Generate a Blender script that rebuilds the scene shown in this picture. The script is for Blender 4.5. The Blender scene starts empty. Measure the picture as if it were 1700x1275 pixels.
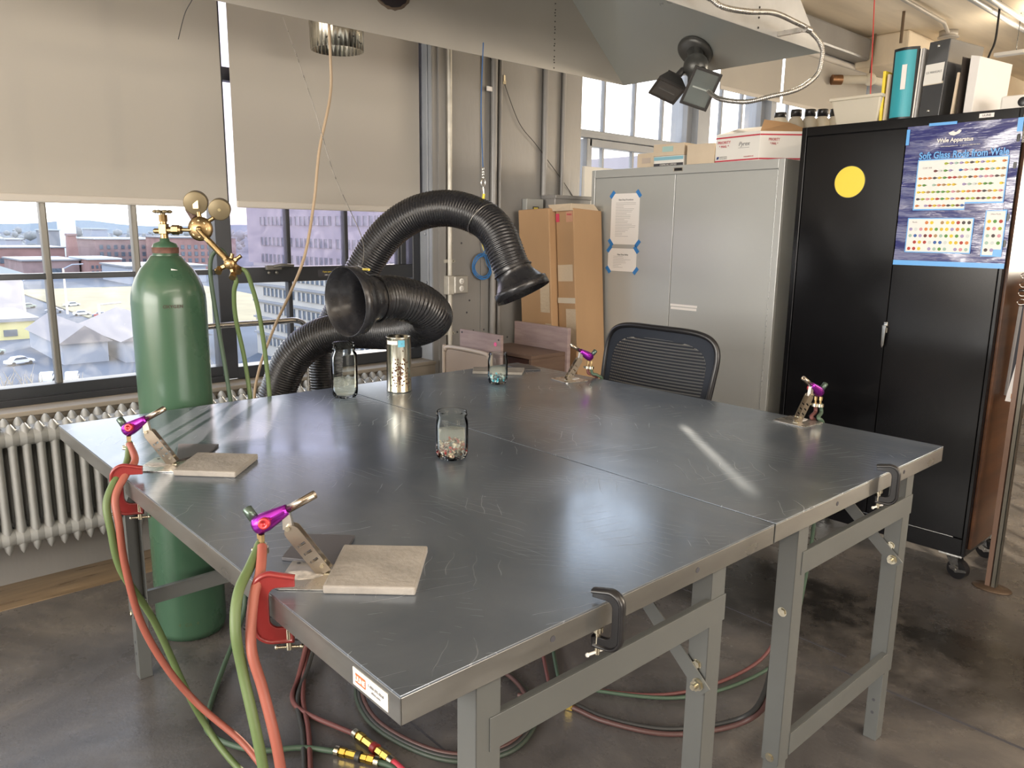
import bpy, bmesh, math, random
from mathutils import Vector as V, Matrix, Euler
PI = math.pi
random.seed(7)
C = bpy.context.scene.collection
# ------------------------------------------------------------------ camera
cam_d = bpy.data.cameras.new('camera'); cam = bpy.data.objects.new('camera', cam_d); C.objects.link(cam)
cam_d.sensor_width = 36; cam_d.lens = 1282.1/1700*36; cam_d.clip_start = .05; cam_d.clip_end = 4000
r_ = V((0.668606, 0.74349587, 0.01341309)); u_ = V((-0.15278373, 0.11969682, 0.9809841)); f_ = V((-0.72775212, 0.65794115, -0.19362409))
cam.matrix_world = Matrix(((r_.x, u_.x, -f_.x, 2.53585), (r_.y, u_.y, -f_.y, -.49102), (r_.z, u_.z, -f_.z, 1.439), (0, 0, 0, 1)))
bpy.context.scene.camera = cam
# ------------------------------------------------------------------ sky, sun, added fill lamps
w = bpy.data.worlds.new('sky'); bpy.context.scene.world = w; w.use_nodes = True
nt = w.node_tree; nt.nodes.clear()
tc = nt.nodes.new('ShaderNodeTexCoord'); sx = nt.nodes.new('ShaderNodeSeparateXYZ'); cr = nt.nodes.new('ShaderNodeValToRGB')
bg = nt.nodes.new('ShaderNodeBackground'); wo = nt.nodes.new('ShaderNodeOutputWorld')
nt.links.new(tc.outputs['Generated'], sx.inputs[0]); nt.links.new(sx.outputs['Z'], cr.inputs[0])
nt.links.new(cr.outputs[0], bg.inputs[0]); nt.links.new(bg.outputs[0], wo.inputs[0])
e = cr.color_ramp.elements
e[0].position = 0.0; e[0].color = (1.0, .95, .88, 1)
e[1].position = 1.0; e[1].color = (.55, .70, 1.0, 1)
m_ = cr.color_ramp.elements.new(.35); m_.color = (.86, .93, 1.0, 1)
bg.inputs[1].default_value = 3.6
sd = bpy.data.lights.new('sun', 'SUN'); sun = bpy.data.objects.new('sun', sd); C.objects.link(sun)
sd.energy = 11.0; sd.angle = math.radians(.6); sd.color = (1.0, .84, .62)
sdir = V((.765*math.cos(math.radians(18)), -.644*math.cos(math.radians(18)), -math.sin(math.radians(18))))
sun.rotation_euler = sdir.to_track_quat('-Z', 'Y').to_euler()
def area(name, loc, d, sx_, sy_, en, col):
    l = bpy.data.lights.new(name, 'AREA'); o = bpy.data.objects.new(name, l); C.objects.link(o)
    l.shape = 'RECTANGLE'; l.size = sx_; l.size_y = sy_; l.energy = en; l.color = col
    o.location = loc; o.rotation_euler = V(d).to_track_quat('-Z', 'Y').to_euler(); return o
# fill lamps added at the unseen window openings behind and right of the photographer
area('rear_fill', (1.4, -4.55, 1.75), (0, 1, -.02), 4.6, 1.7, 330, (1.0, .93, .84))
area('right_fill', (7.4, 1.5, 1.9), (-1, 0, -.02), 3.6, 1.5, 190, (1.0, .88, .74))
# added overhead fill lamps, out of view, with no fitting behind them
area('overhead_fill', (4.2, 7.5, 3.15), (0, 0, -1), .3, 5.0, 110, (1.0, .86, .68))
area('overhead_fill', (4.2, -.5, 3.15), (0, 0, -1), .3, 5.0, 130, (1.0, .88, .74))
# added upward fill that brightens the ceiling, standing in for bounced sunlight
area('ceiling_fill_up', (1.02, 7.0, 2.95), (0, 0, 1), 1.7, .07, 14, (1.0, .87, .68))
area('ceiling_fill_up', (1.5, 11.0, 2.9), (0, 0, 1), 3.0, .07, 30, (1.0, .87, .68))
area('back_fill', (5.2, 13.1, 1.9), (0, -1, .3), 3.6, 1.6, 900, (1.0, .88, .72))  # added fill lamp before the closed back wall, brightens the ceiling
vs = bpy.context.scene.view_settings
vs.view_transform = 'Standard'; vs.look = 'None'; vs.exposure = 0.0; vs.gamma = 1; vs.use_curve_mapping = False

# ------------------------------------------------------------------ materials
MATS = {}
def mat(name, col, rough=.5, metal=0., noise=0., nscale=8., stretch=(1, 1, 1), bump=0., bscale=40., rvar=0., spec=.5, coat=0., col2=None, thr=(.35, .65), trans=0., alpha=1., coords='Object', detail=6.):
    if name in MATS: return MATS[name]
    m = bpy.data.materials.new(name); m.use_nodes = True; n = m.node_tree.nodes; L = m.node_tree.links
    b = n['Principled BSDF']; b.inputs['Base Color'].default_value = (*col, 1); b.inputs['Roughness'].default_value = rough
    b.inputs['Metallic'].default_value = metal; b.inputs['Specular IOR Level'].default_value = spec
    b.inputs['Coat Weight'].default_value = coat; b.inputs['Coat Roughness'].default_value = .1
    b.inputs['Transmission Weight'].default_value = trans; b.inputs['Alpha'].default_value = alpha
    if noise or bump or rvar or col2:
        t = n.new('ShaderNodeTexCoord'); mp = n.new('ShaderNodeMapping'); mp.inputs['Scale'].default_value = stretch
        L.new(t.outputs[coords], mp.inputs[0])
        nz = n.new('ShaderNodeTexNoise'); nz.inputs['Scale'].default_value = nscale; nz.inputs['Detail'].default_value = detail
        L.new(mp.outputs[0], nz.inputs[0])
        if noise or col2:
            rp = n.new('ShaderNodeValToRGB'); L.new(nz.outputs['Fac'], rp.inputs[0])
            c2 = col2 if col2 else tuple(min(1, c*(1+noise)) for c in col); c1 = col if col2 else tuple(c*(1-noise) for c in col)
            rp.color_ramp.elements[0].position = thr[0]; rp.color_ramp.elements[0].color = (*c1, 1)
            rp.color_ramp.elements[1].position = thr[1]; rp.color_ramp.elements[1].color = (*c2, 1)
            L.new(rp.outputs[0], b.inputs['Base Color'])
        if rvar:
            mr = n.new('ShaderNodeMapRange'); mr.inputs[1].default_value = .3; mr.inputs[2].default_value = .7
            mr.inputs[3].default_value = max(.02, rough-rvar); mr.inputs[4].default_value = rough+rvar
            L.new(nz.outputs['Fac'], mr.inputs[0]); L.new(mr.outputs[0], b.inputs['Roughness'])
        if bump:
            nb = n.new('ShaderNodeTexNoise'); nb.inputs['Scale'].default_value = bscale; nb.inputs['Detail'].default_value = 4
            L.new(mp.outputs[0], nb.inputs[0]); bp = n.new('ShaderNodeBump'); bp.inputs['Strength'].default_value = bump
            bp.inputs['Distance'].default_value = .01; L.new(nb.outputs['Fac'], bp.inputs['Height']); L.new(bp.outputs[0], b.inputs['Normal'])
    MATS[name] = m; return m
def glassy(name, tint=(1, 1, 1), gloss=.08, haze=0., hazecol=(.9, .9, .9), rough=.02, smear=0.):
    """thin pane: clear, a fresnel reflection and a little dust that scatters light"""
    if name in MATS: return MATS[name]
    m = bpy.data.materials.new(name); m.use_nodes = True; n = m.node_tree.nodes; L = m.node_tree.links; n.clear()
    o = n.new('ShaderNodeOutputMaterial'); tr = n.new('ShaderNodeBsdfTransparent'); tr.inputs[0].default_value = (*tint, 1)
    gl = n.new('ShaderNodeBsdfGlossy'); gl.inputs['Roughness'].default_value = rough
    lw = n.new('ShaderNodeLayerWeight'); lw.inputs[0].default_value = gloss
    mx = n.new('ShaderNodeMixShader'); L.new(lw.outputs['Fresnel'], mx.inputs[0]); L.new(tr.outputs[0], mx.inputs[1]); L.new(gl.outputs[0], mx.inputs[2])
    last = mx
    if haze:
        d = n.new('ShaderNodeBsdfTranslucent'); d.inputs[0].default_value = (*hazecol, 1)
        d2 = n.new('ShaderNodeBsdfDiffuse'); d2.inputs[0].default_value = (*hazecol, 1)
        md = n.new('ShaderNodeMixShader'); md.inputs[0].default_value = .35; L.new(d.outputs[0], md.inputs[1]); L.new(d2.outputs[0], md.inputs[2])
        m2 = n.new('ShaderNodeMixShader'); m2.inputs[0].default_value = haze
        if smear:
            t = n.new('ShaderNodeTexCoord'); nz = n.new('ShaderNodeTexNoise'); nz.inputs['Scale'].default_value = 9; nz.inputs['Detail'].default_value = 8; nz.inputs['Distortion'].default_value = 1.5
            L.new(t.outputs['Object'], nz.inputs[0]); mr = n.new('ShaderNodeMapRange'); mr.inputs[1].default_value = .4; mr.inputs[2].default_value = .75
            mr.inputs[3].default_value = haze; mr.inputs[4].default_value = haze+smear; L.new(nz.outputs['Fac'], mr.inputs[0]); L.new(mr.outputs[0], m2.inputs[0])
        L.new(mx.outputs[0], m2.inputs[1]); L.new(md.outputs[0], m2.inputs[2]); last = m2
    L.new(last.outputs[0], o.inputs[0]); MATS[name] = m; return m
def cloth(name, col, tl=.3, rough=.9):
    if name in MATS: return MATS[name]
    m = bpy.data.materials.new(name); m.use_nodes = True; n = m.node_tree.nodes; L = m.node_tree.links; n.clear()
    o = n.new('ShaderNodeOutputMaterial'); d = n.new('ShaderNodeBsdfDiffuse'); d.inputs[0].default_value = (*col, 1)
    t = n.new('ShaderNodeBsdfTranslucent'); t.inputs[0].default_value = (*col, 1); x = n.new('ShaderNodeMixShader'); x.inputs[0].default_value = tl
    L.new(d.outputs[0], x.inputs[1]); L.new(t.outputs[0], x.inputs[2]); L.new(x.outputs[0], o.inputs[0]); MATS[name] = m; return m

def steel_top():
    m = mat('brushed_steel_sheet', (.3, .3, .3), .22, .92)
    n = m.node_tree.nodes; L = m.node_tree.links; b = n['Principled BSDF']
    t = n.new('ShaderNodeTexCoord')
    nz = n.new('ShaderNodeTexNoise'); nz.inputs['Scale'].default_value = 2.6; nz.inputs['Detail'].default_value = 9; nz.inputs['Roughness'].default_value = .62; nz.inputs['Distortion'].default_value = .9
    L.new(t.outputs['Object'], nz.inputs[0])
    mr = n.new('ShaderNodeMapRange'); mr.inputs[1].default_value = .3; mr.inputs[2].default_value = .75; mr.inputs[3].default_value = .15; mr.inputs[4].default_value = .30
    L.new(nz.outputs['Fac'], mr.inputs[0])
    rp = n.new('ShaderNodeValToRGB'); rp.color_ramp.elements[0].position = .3; rp.color_ramp.elements[0].color = (.255, .30, .36, 1)
    rp.color_ramp.elements[1].position = .75; rp.color_ramp.elements[1].color = (.37, .41, .465, 1); L.new(nz.outputs['Fac'], rp.inputs[0])
    # fine curved scratches: thin bands of distorted waves, masked in patches
    acc = None
    for k, (sc, rot, ds) in enumerate(((9.0, .3, 5.), (13.0, 1.4, 4.), (8.0, 2.3, 6.), (17., .9, 3.))):
        mp = n.new('ShaderNodeMapping'); mp.inputs['Rotation'].default_value = (0, 0, rot); mp.inputs['Location'].default_value = (k*3.1, k*1.7, 0); L.new(t.outputs['Object'], mp.inputs[0])
        wv = n.new('ShaderNodeTexWave'); wv.inputs['Scale'].default_value = sc; wv.inputs['Distortion'].default_value = ds; wv.inputs['Detail'].default_value = 2; wv.inputs['Detail Scale'].default_value = .8
        L.new(mp.outputs[0], wv.inputs[0])
        r2 = n.new('ShaderNodeValToRGB'); r2.color_ramp.elements[0].position = .9965; r2.color_ramp.elements[0].color = (0, 0, 0, 1); r2.color_ramp.elements[1].position = .9999; r2.color_ramp.elements[1].color = (1, 1, 1, 1)
        L.new(wv.outputs['Fac'], r2.inputs[0])
        n2 = n.new('ShaderNodeTexNoise'); n2.inputs['Scale'].default_value = 5; n2.inputs['Detail'].default_value = 3; L.new(mp.outputs[0], n2.inputs[0])
        r3 = n.new('ShaderNodeMapRange'); r3.inputs[1].default_value = .56; r3.inputs[2].default_value = .66; L.new(n2.outputs['Fac'], r3.inputs[0])
        mu = n.new('ShaderNodeMath'); mu.operation = 'MULTIPLY'; L.new(r2.outputs[0], mu.inputs[0]); L.new(r3.outputs[0], mu.inputs[1])
        if acc is None: acc = mu
        else:
            ad = n.new('ShaderNodeMath'); ad.operation = 'MAXIMUM'; L.new(acc.outputs[0], ad.inputs[0]); L.new(mu.outputs[0], ad.inputs[1]); acc = ad
    mc = n.new('ShaderNodeMix'); mc.data_type = 'RGBA'; mc.inputs[7].default_value = (.68, .68, .68, 1)
    sc_ = n.new('ShaderNodeMath'); sc_.operation = 'MULTIPLY'; sc_.inputs[1].default_value = .30; L.new(acc.outputs[0], sc_.inputs[0])
    L.new(sc_.outputs[0], mc.inputs[0]); L.new(rp.outputs[0], mc.inputs[6]); L.new(mc.outputs[2], b.inputs['Base Color'])
    ar = n.new('ShaderNodeMath'); ar.operation = 'MULTIPLY_ADD'; ar.inputs[1].default_value = .15; L.new(acc.outputs[0], ar.inputs[0]); L.new(mr.outputs[0], ar.inputs[2])
    L.new(ar.outputs[0], b.inputs['Roughness'])
    # the worn brushing scatters a broad second lobe
    g = n.new('ShaderNodeBsdfGlossy'); g.inputs['Roughness'].default_value = .52; L.new(mc.outputs[2], g.inputs[0])
    ms = n.new('ShaderNodeMixShader'); ms.inputs[0].default_value = .38; L.new(b.outputs[0], ms.inputs[1]); L.new(g.outputs[0], ms.inputs[2]); L.new(ms.outputs[0], n['Material Output'].inputs[0])
    return m
def floor_mat():
    m = mat('sealed_concrete', (.06, .058, .06), .3)
    n = m.node_tree.nodes; L = m.node_tree.links; b = n['Principled BSDF']
    t = n.new('ShaderNodeTexCoord')
    nz = n.new('ShaderNodeTexNoise'); nz.inputs['Scale'].default_value = 1.3; nz.inputs['Detail'].default_value = 10; nz.inputs['Roughness'].default_value = .65; nz.inputs['Distortion'].default_value = 1.2
    L.new(t.outputs['Object'], nz.inputs[0])
    rp = n.new('ShaderNodeValToRGB'); E_ = rp.color_ramp.elements
    E_[0].position = .28; E_[0].color = (.040, .038, .038, 1); E_[1].position = .72; E_[1].color = (.185, .165, .145, 1)
    x = E_.new(.5); x.color = (.095, .088, .085, 1); L.new(nz.outputs['Fac'], rp.inputs[0])
    # darker worn patches towards the cabinets (paint/wear on the slab)
    n3 = n.new('ShaderNodeTexNoise'); n3.inputs['Scale'].default_value = .9; n3.inputs['Detail'].default_value = 9; n3.inputs['Roughness'].default_value = .7
    mp = n.new('ShaderNodeMapping'); mp.inputs['Location'].default_value = (4.3, 2.2, 0); L.new(t.outputs['Object'], mp.inputs[0]); L.new(mp.outputs[0], n3.inputs[0])
    sxyz = n.new('ShaderNodeSeparateXYZ'); L.new(t.outputs['Object'], sxyz.inputs[0])
    g1 = n.new('ShaderNodeMapRange'); g1.inputs[1].default_value = 1.9; g1.inputs[2].default_value = 2.0; L.new(sxyz.outputs['Y'], g1.inputs[0])
    g2 = n.new('ShaderNodeMapRange'); g2.inputs[1].default_value = 2.8; g2.inputs[2].default_value = 2.5; L.new(sxyz.outputs['Y'], g2.inputs[0])
    gg = n.new('ShaderNodeMath'); gg.operation = 'MULTIPLY'; L.new(g1.outputs[0], gg.inputs[0]); L.new(g2.outputs[0], gg.inputs[1])
    r4 = n.new('ShaderNodeMapRange'); r4.inputs[1].default_value = .38; r4.inputs[2].default_value = .52; L.new(n3.outputs['Fac'], r4.inputs[0])
    g3 = n.new('ShaderNodeMath'); g3.operation = 'MULTIPLY'; L.new(gg.outputs[0], g3.inputs[0]); L.new(r4.outputs[0], g3.inputs[1])
    mc = n.new('ShaderNodeMix'); mc.data_type = 'RGBA'; mc.inputs[7].default_value = (.018, .017, .016, 1); L.new(g3.outputs[0], mc.inputs[0]); L.new(rp.outputs[0], mc.inputs[6])
    L.new(mc.outputs[2], b.inputs['Base Color'])
    mr = n.new('ShaderNodeMapRange'); mr.inputs[1].default_value = .3; mr.inputs[2].default_value = .7; mr.inputs[3].default_value = .14; mr.inputs[4].default_value = .42
    n5 = n.new('ShaderNodeTexNoise'); n5.inputs['Scale'].default_value = 3.5; n5.inputs['Detail'].default_value = 10; n5.inputs['Roughness'].default_value = .7; L.new(t.outputs['Object'], n5.inputs[0])
    L.new(n5.outputs['Fac'], mr.inputs[0]); L.new(mr.outputs[0], b.inputs['Roughness'])
    bp = n.new('ShaderNodeBump'); bp.inputs['Strength'].default_value = .35; bp.inputs['Distance'].default_value = .01; L.new(n5.outputs['Fac'], bp.inputs['Height']); L.new(bp.outputs[0], b.inputs['Normal'])
    return m
M_STEEL = steel_top(); M_FLOOR = floor_mat()
M_EDGE = mat('table_edge_steel', (.30, .30, .29), .32, .85, noise=.12, nscale=5, stretch=(1, 1, 4), rvar=.06)
M_LEG = mat('grey_enamel', (.125, .132, .130), .36, .25, noise=.06, nscale=3)
M_BOLT = mat('zinc_bolt', (.62, .58, .46), .25, 1.)
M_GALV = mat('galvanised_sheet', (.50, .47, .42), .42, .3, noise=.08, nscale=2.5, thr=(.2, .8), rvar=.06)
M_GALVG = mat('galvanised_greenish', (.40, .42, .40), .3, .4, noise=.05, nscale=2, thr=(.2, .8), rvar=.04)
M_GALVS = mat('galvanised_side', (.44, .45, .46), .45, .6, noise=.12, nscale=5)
M_CHROME = mat('chrome', (.75, .75, .73), .12, 1.)
M_BRASS = mat('brass', (.34, .24, .12), .36, 1., noise=.15, nscale=60)
M_BRASSB = mat('bright_brass', (.80, .58, .14), .22, 1.)
M_BRASSD = mat('dull_brass', (.22, .18, .11), .5, .6)
M_TANK = mat('green_cylinder_paint', (.045, .102, .062), .3, 0., noise=.06, nscale=4, thr=(.2, .8), rvar=.05, coat=.2)
M_BLACK = mat('black_plastic', (.012, .012, .014), .32)
M_DUCT = mat('black_duct_vinyl', (.018, .018, .021), .27, 0., spec=.6, rvar=.05, nscale=20)
M_BLKCAB = mat('black_gloss_enamel', (.005, .005, .006), .17, 0., rvar=.04, nscale=2, spec=.28)
M_GREYCAB = mat('grey_cabinet_enamel', (.42, .435, .43), .25, .2)
M_PURP = mat('purple_anodised', (.33, .03, .42), .22, .85)
M_REDK = mat('red_anodised', (.55, .05, .06), .3, .6)
M_GREENK = mat('grey_green_knob', (.10, .14, .12), .3, .7, noise=.2, nscale=200)
M_INOX = mat('stainless_plate', (.52, .50, .47), .3, .9, noise=.12, nscale=30, rvar=.08)
M_ARM = mat('brushed_arm_steel', (.36, .32, .27), .3, .9)
M_INOXT = mat('heat_tinted_steel', (.36, .31, .26), .25, 1.)
M_REDCL = mat('red_clamp_paint', (.21, .02, .02), .35, 0., coat=.3)
M_REDH = mat('red_hose_rubber', (.29, .085, .06), .5)
M_GRNH = mat('green_hose_rubber', (.10, .15, .055), .5)
M_DGRNH = mat('dull_green_hose', (.05, .085, .055), .55)
M_DREDH = mat('dull_red_hose', (.13, .045, .042), .55)
M_DKH = mat('dark_hose', (.035, .035, .034), .5)
M_TILE = mat('ceramic_fibre_tile', (.245, .228, .208), .85, 0., noise=.16, nscale=14, bump=.25, bscale=90)
M_PAD = mat('graphite_pad', (.07, .068, .075), .5, .2)
M_WHITEP = mat('white_radiator_paint', (.30, .305, .30), .5, 0., noise=.05, nscale=8, bump=.1)
M_BLINDS = cloth('roller_shade_cloth', (.47, .445, .405), .17)
M_HEM = mat('shade_hem', (.50, .47, .43), .7)
M_FRAME = mat('dark_window_frame', (.035, .038, .045), .35, .3)
M_MULL = mat('aluminium_mullion', (.17, .165, .15), .4, .6)
M_WALLG = mat('grey_wall_paint', (.235, .23, .225), .34, 0., noise=.10, nscale=2.2, stretch=(1, 1, .35), bump=.08, rvar=.07, spec=.6)
M_WALLB = mat('daylit_blue_grey_paint', (.26, .28, .31), .45, 0., noise=.08, nscale=3, bump=.15)  # wall grey with the blue of the daylight put into the colour
M_SILL = mat('weathered_sill', (.25, .22, .18), .6, 0., noise=.2, nscale=4, stretch=(1, .2, 3))
M_CEIL = mat('cream_ceiling_concrete', (.78, .68, .53), .8, 0., noise=.10, nscale=1.5, stretch=(4, .5, 1), bump=.2, bscale=4)
M_CREAMW = mat('cream_wall_paint', (.52, .46, .37), .8, 0., noise=.05)
M_WOODF = mat('wood_floor', (.16, .11, .065), .32, 0., col2=(.30, .215, .13), nscale=5, stretch=(6, .6, 1), rvar=.08)
M_CARD = mat('cardboard', (.43, .27, .145), .75, 0., noise=.07, nscale=3, stretch=(1, 1, .4))
M_CARDL = mat('pale_cardboard', (.56, .47, .36), .8, 0., noise=.05)
M_TAPE = mat('clear_packing_tape', (.55, .45, .33), .2, 0., bump=.3, bscale=60)
M_WHITE = mat('white_card', (.74, .73, .70), .6)
M_PAPER = mat('paper', (.78, .76, .75), .8)
M_INK = mat('grey_ink', (.25, .25, .26), .8)
M_DINK = mat('dark_ink', (.05, .05, .06), .8)
M_BLUET = mat('blue_masking_tape', (.03, .20, .55), .6)
M_RED = mat('red_print', (.50, .04, .07), .6)
M_BLUEP = mat('navy_poster_print', (.035, .04, .17), .12, 0., spec=.7, bump=.5, bscale=9, stretch=(.7, 1, 4), coat=.6)
M_LBLUE = mat('light_blue_print', (.08, .30, .70), .4)
M_TEAL = mat('teal_vinyl', (.035, .34, .42), .4)
M_YEL = mat('yellow_vinyl', (.78, .62, .05), .4)
M_LAM = mat('rosy_wood_laminate', (.30, .22, .22), .5, 0., col2=(.38, .29, .28), nscale=4, stretch=(2, 2, 12))
M_LAMB = mat('brown_wood_laminate', (.12, .075, .055), .45, 0., col2=(.17, .11, .08), nscale=4, stretch=(1, 1, 10))
M_LAMD = mat('dark_red_wood_laminate', (.065, .03, .026), .4)
M_WOODREFL = mat('brown_wood_and_reflection', (.045, .020, .011), .28, 0., col2=(.085, .038, .018), nscale=3, stretch=(1, .7, 7), spec=.25)  # cupboard wood, also the wood reflection painted on the black cabinet's side
M_BEIGE = mat('beige_enamel', (.45, .38, .32), .4)
M_GLASS = glassy('jar_glass', (.965, .98, .975), .13)
M_WATER = glassy('cloudy_water', (.97, .98, .95), .08, .24, (.88, .9, .84))
M_PANE = glassy('window_glass', (.98, .985, 1.0), .08, .02, (1, 1, 1), smear=.05)
M_PANEC = glassy('clear_window_glass', (.99, .99, 1.0), .1)
M_SCREEN = glassy('dusty_screened_glass', (.78, .75, .83), .1, .03, (.9, .88, 1.0), smear=.06)
M_PLAS = cloth('milky_plastic', (.80, .76, .66), .35)
M_PLASJ = cloth('grey_clear_plastic', (.60, .56, .48), .45)

# ------------------------------------------------------------------ mesh building
def frames(path):
    P = [V(p) for p in path]; T = []
    for i in range(len(P)):
        a = P[max(0, i-1)]; b = P[min(len(P)-1, i+1)]; T.append((b-a).normalized())
    n = T[0].orthogonal().normalized(); out = []
    for i, t in enumerate(T):
        n = (n - t*n.dot(t))
        n = n.normalized() if n.length > 1e-6 else t.orthogonal().normalized()
        out.append((P[i], t, n, t.cross(n)))
    return out
def spline(pts, per=8, closed=False):
    P = [V(p) for p in pts]; n = len(P); out = []
    rng = range(n if closed else n-1)
    for i in rng:
        if closed: a, b, c, d = P[(i-1) % n], P[i], P[(i+1) % n], P[(i+2) % n]
        else: a, b, c, d = P[max(0, i-1)], P[i], P[i+1], P[min(n-1, i+2)]
        for k in range(per):
            t = k/per
            out.append(.5*((2*b)+(-a+c)*t+(2*a-5*b+4*c-d)*t*t+(-a+3*b-3*c+d)*t**3))
    if not closed: out.append(P[-1])
    return out
def resample(path, step):
    P = [V(p) for p in path]; out = [P[0]]; acc = 0
    for a, b in zip(P, P[1:]):
        L = (b-a).length; d = step-acc
        while d <= L and L > 0:
            out.append(a.lerp(b, d/L)); d += step
        acc = (acc+L) % step if L > 0 else acc
    return out
class MB:
    def __init__(s): s.v = []; s.f = []; s.m = []; s.sm = []; s.cur = 0
    def add(s, vs_, fs, smooth=False):
        o = len(s.v); s.v += [V(x) for x in vs_]
        for f in fs: s.f.append([o+i for i in f]); s.m.append(s.cur); s.sm.append(smooth)
        return s
    def box(s, a, b):
        x0, x1 = sorted((a[0], b[0])); y0, y1 = sorted((a[1], b[1])); z0, z1 = sorted((a[2], b[2]))
        return s.add([(x0, y0, z0), (x1, y0, z0), (x1, y1, z0), (x0, y1, z0), (x0, y0, z1), (x1, y0, z1), (x1, y1, z1), (x0, y1, z1)],
                     [(0, 3, 2, 1), (4, 5, 6, 7), (0, 1, 5, 4), (1, 2, 6, 5), (2, 3, 7, 6), (3, 0, 4, 7)])
    def obox(s, c, size, R):
        c = V(c); hx, hy, hz = [q/2 for q in size]
        vs_ = [c + R @ V(p) for p in ((-hx, -hy, -hz), (hx, -hy, -hz), (hx, hy, -hz), (-hx, hy, -hz), (-hx, -hy, hz), (hx, -hy, hz), (hx, hy, hz), (-hx, hy, hz))]
        return s.add(vs_, [(0, 3, 2, 1), (4, 5, 6, 7), (0, 1, 5, 4), (1, 2, 6, 5), (2, 3, 7, 6), (3, 0, 4, 7)])
    def hexa(s, b4, t4):
        return s.add(list(b4)+list(t4), [(0, 3, 2, 1), (4, 5, 6, 7), (0, 1, 5, 4), (1, 2, 6, 5), (2, 3, 7, 6), (3, 0, 4, 7)])
    def tube(s, path, r, n=12, closed=False, caps=True, smooth=True):
        fr = frames(path); rs = r if isinstance(r, (list, tuple)) else [r]*len(fr); vs_ = []
        for (p, t, a, b), rr in zip(fr, rs):
            for k in range(n):
                an = 2*PI*k/n; vs_.append(p+(a*math.cos(an)+b*math.sin(an))*rr)
        fs = []; N = len(fr)
        for i in range(N-1 if not closed else N):
            j = (i+1) % N
            for k in range(n): fs.append((i*n+k, i*n+(k+1) % n, j*n+(k+1) % n, j*n+k))
        s.add(vs_, fs, smooth)
        if caps and not closed:
            s.add(vs_[:n], [tuple(reversed(range(n)))]); s.add(vs_[-n:], [tuple(range(n))])
        return s
    def cyl(s, a, b, r, r1=None, n=20, caps=True, smooth=True):
        return s.tube([a, b], [r, r if r1 is None else r1], n, caps=caps, smooth=smooth)
    def lathe(s, prof, c=(0, 0, 0), axis=(0, 0, 1), n=32, smooth=True):
        c = V(c); ax = V(axis).normalized(); a = ax.orthogonal().normalized(); b = ax.cross(a); vs_ = []
        for r, h in prof:
            for k in range(n):
                an = 2*PI*k/n; vs_.append(c+ax*h+(a*math.cos(an)+b*math.sin(an))*max(r, 1e-5))
        fs = []
        for i in range(len(prof)-1):
            for k in range(n): fs.append((i*n+k, i*n+(k+1) % n, (i+1)*n+(k+1) % n, (i+1)*n+k))
        return s.add(vs_, fs, smooth)
    def prism(s, poly, o, ex, ey, th):
        """2-D outline in plane (ex, ey) at o, given thickness along ex x ey (centred)"""
        o, ex, ey = V(o), V(ex), V(ey); nz = ex.cross(ey).normalized()*(th/2); n = len(poly)
        a = [o+ex*x+ey*y-nz for x, y in poly]; b = [o+ex*x+ey*y+nz for x, y in poly]
        fs = [tuple(reversed(range(n))), tuple(range(n, 2*n))]+[(i, (i+1) % n, n+(i+1) % n, n+i) for i in range(n)]
        return s.add(a+b, fs)
    def sphere(s, c, r, n=16, sq=(1, 1, 1)):
        vs_ = []; m = n//2
        for i in range(m+1):
            th = PI*i/m
            for k in range(n): vs_.append(V(c)+V((r*sq[0]*math.sin(th)*math.cos(2*PI*k/n), r*sq[1]*math.sin(th)*math.sin(2*PI*k/n), r*sq[2]*math.cos(th))))
        fs = [(i*n+k, (i+1)*n+k, (i+1)*n+(k+1) % n, i*n+(k+1) % n) for i in range(m) for k in range(n)]
        return s.add(vs_, fs, True)
    def build(s, name, mats, parent=None, bevel=0, local=False, org=None, solid=0, seg=2):
        me = bpy.data.meshes.new(name)
        off = V((0, 0, 0))
        if not local:
            if parent is not None: off = worldloc(parent)
            elif org is not None: off = V(org)
            else:
                xs = [v.x for v in s.v]; ys = [v.y for v in s.v]; zs = [v.z for v in s.v]
                off = V(((min(xs)+max(xs))/2, (min(ys)+max(ys))/2, min(zs)))
        me.from_pydata([tuple(v-off) for v in s.v], [], s.f)
        bm = bmesh.new(); bm.from_mesh(me)
        bmesh.ops.recalc_face_normals(bm, faces=bm.faces); bm.to_mesh(me); bm.free()
        mats = mats if isinstance(mats, (list, tuple)) else [mats]
        for m in mats: me.materials.append(m)
        for p, mi, sm in zip(me.polygons, s.m, s.sm): p.material_index = mi; p.use_smooth = sm
        o = bpy.data.objects.new(name, me); C.objects.link(o)
        if parent is not None: o.parent = parent
        elif not local: o.location = off
        if bevel:
            b = o.modifiers.new('bevel', 'BEVEL'); b.width = bevel; b.segments = seg; b.limit_method = 'ANGLE'; b.angle_limit = math.radians(50)
        if solid:
            b = o.modifiers.new('solid', 'SOLIDIFY'); b.thickness = solid; b.offset = 0
        return o
def worldloc(o):
    p = V((0, 0, 0))
    while o is not None: p += V(o.location); o = o.parent
    return p
def tag(o, label, cat, group=None):
    o['label'] = label; o['category'] = cat
    if group: o['group'] = group
    return o
def thing(name, label, cat, loc=(0, 0, 0), group=None):
    o = bpy.data.objects.new(name, None); C.objects.link(o); o.location = loc; o.empty_display_size = .05
    return tag(o, label, cat, group)
def struct(o): o['kind'] = 'structure'; return o
def sthing(name, loc=(0, 0, 0)):
    o = bpy.data.objects.new(name, None); C.objects.link(o); o.location = loc; o['kind'] = 'structure'; return o
def tree(o): return [o]+[x for c in o.children for x in tree(c)]
def copy_tree(o, parent=None):
    c = o.copy(); C.objects.link(c); c.parent = parent
    for ch in list(o.children): copy_tree(ch, c)
    return c
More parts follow.
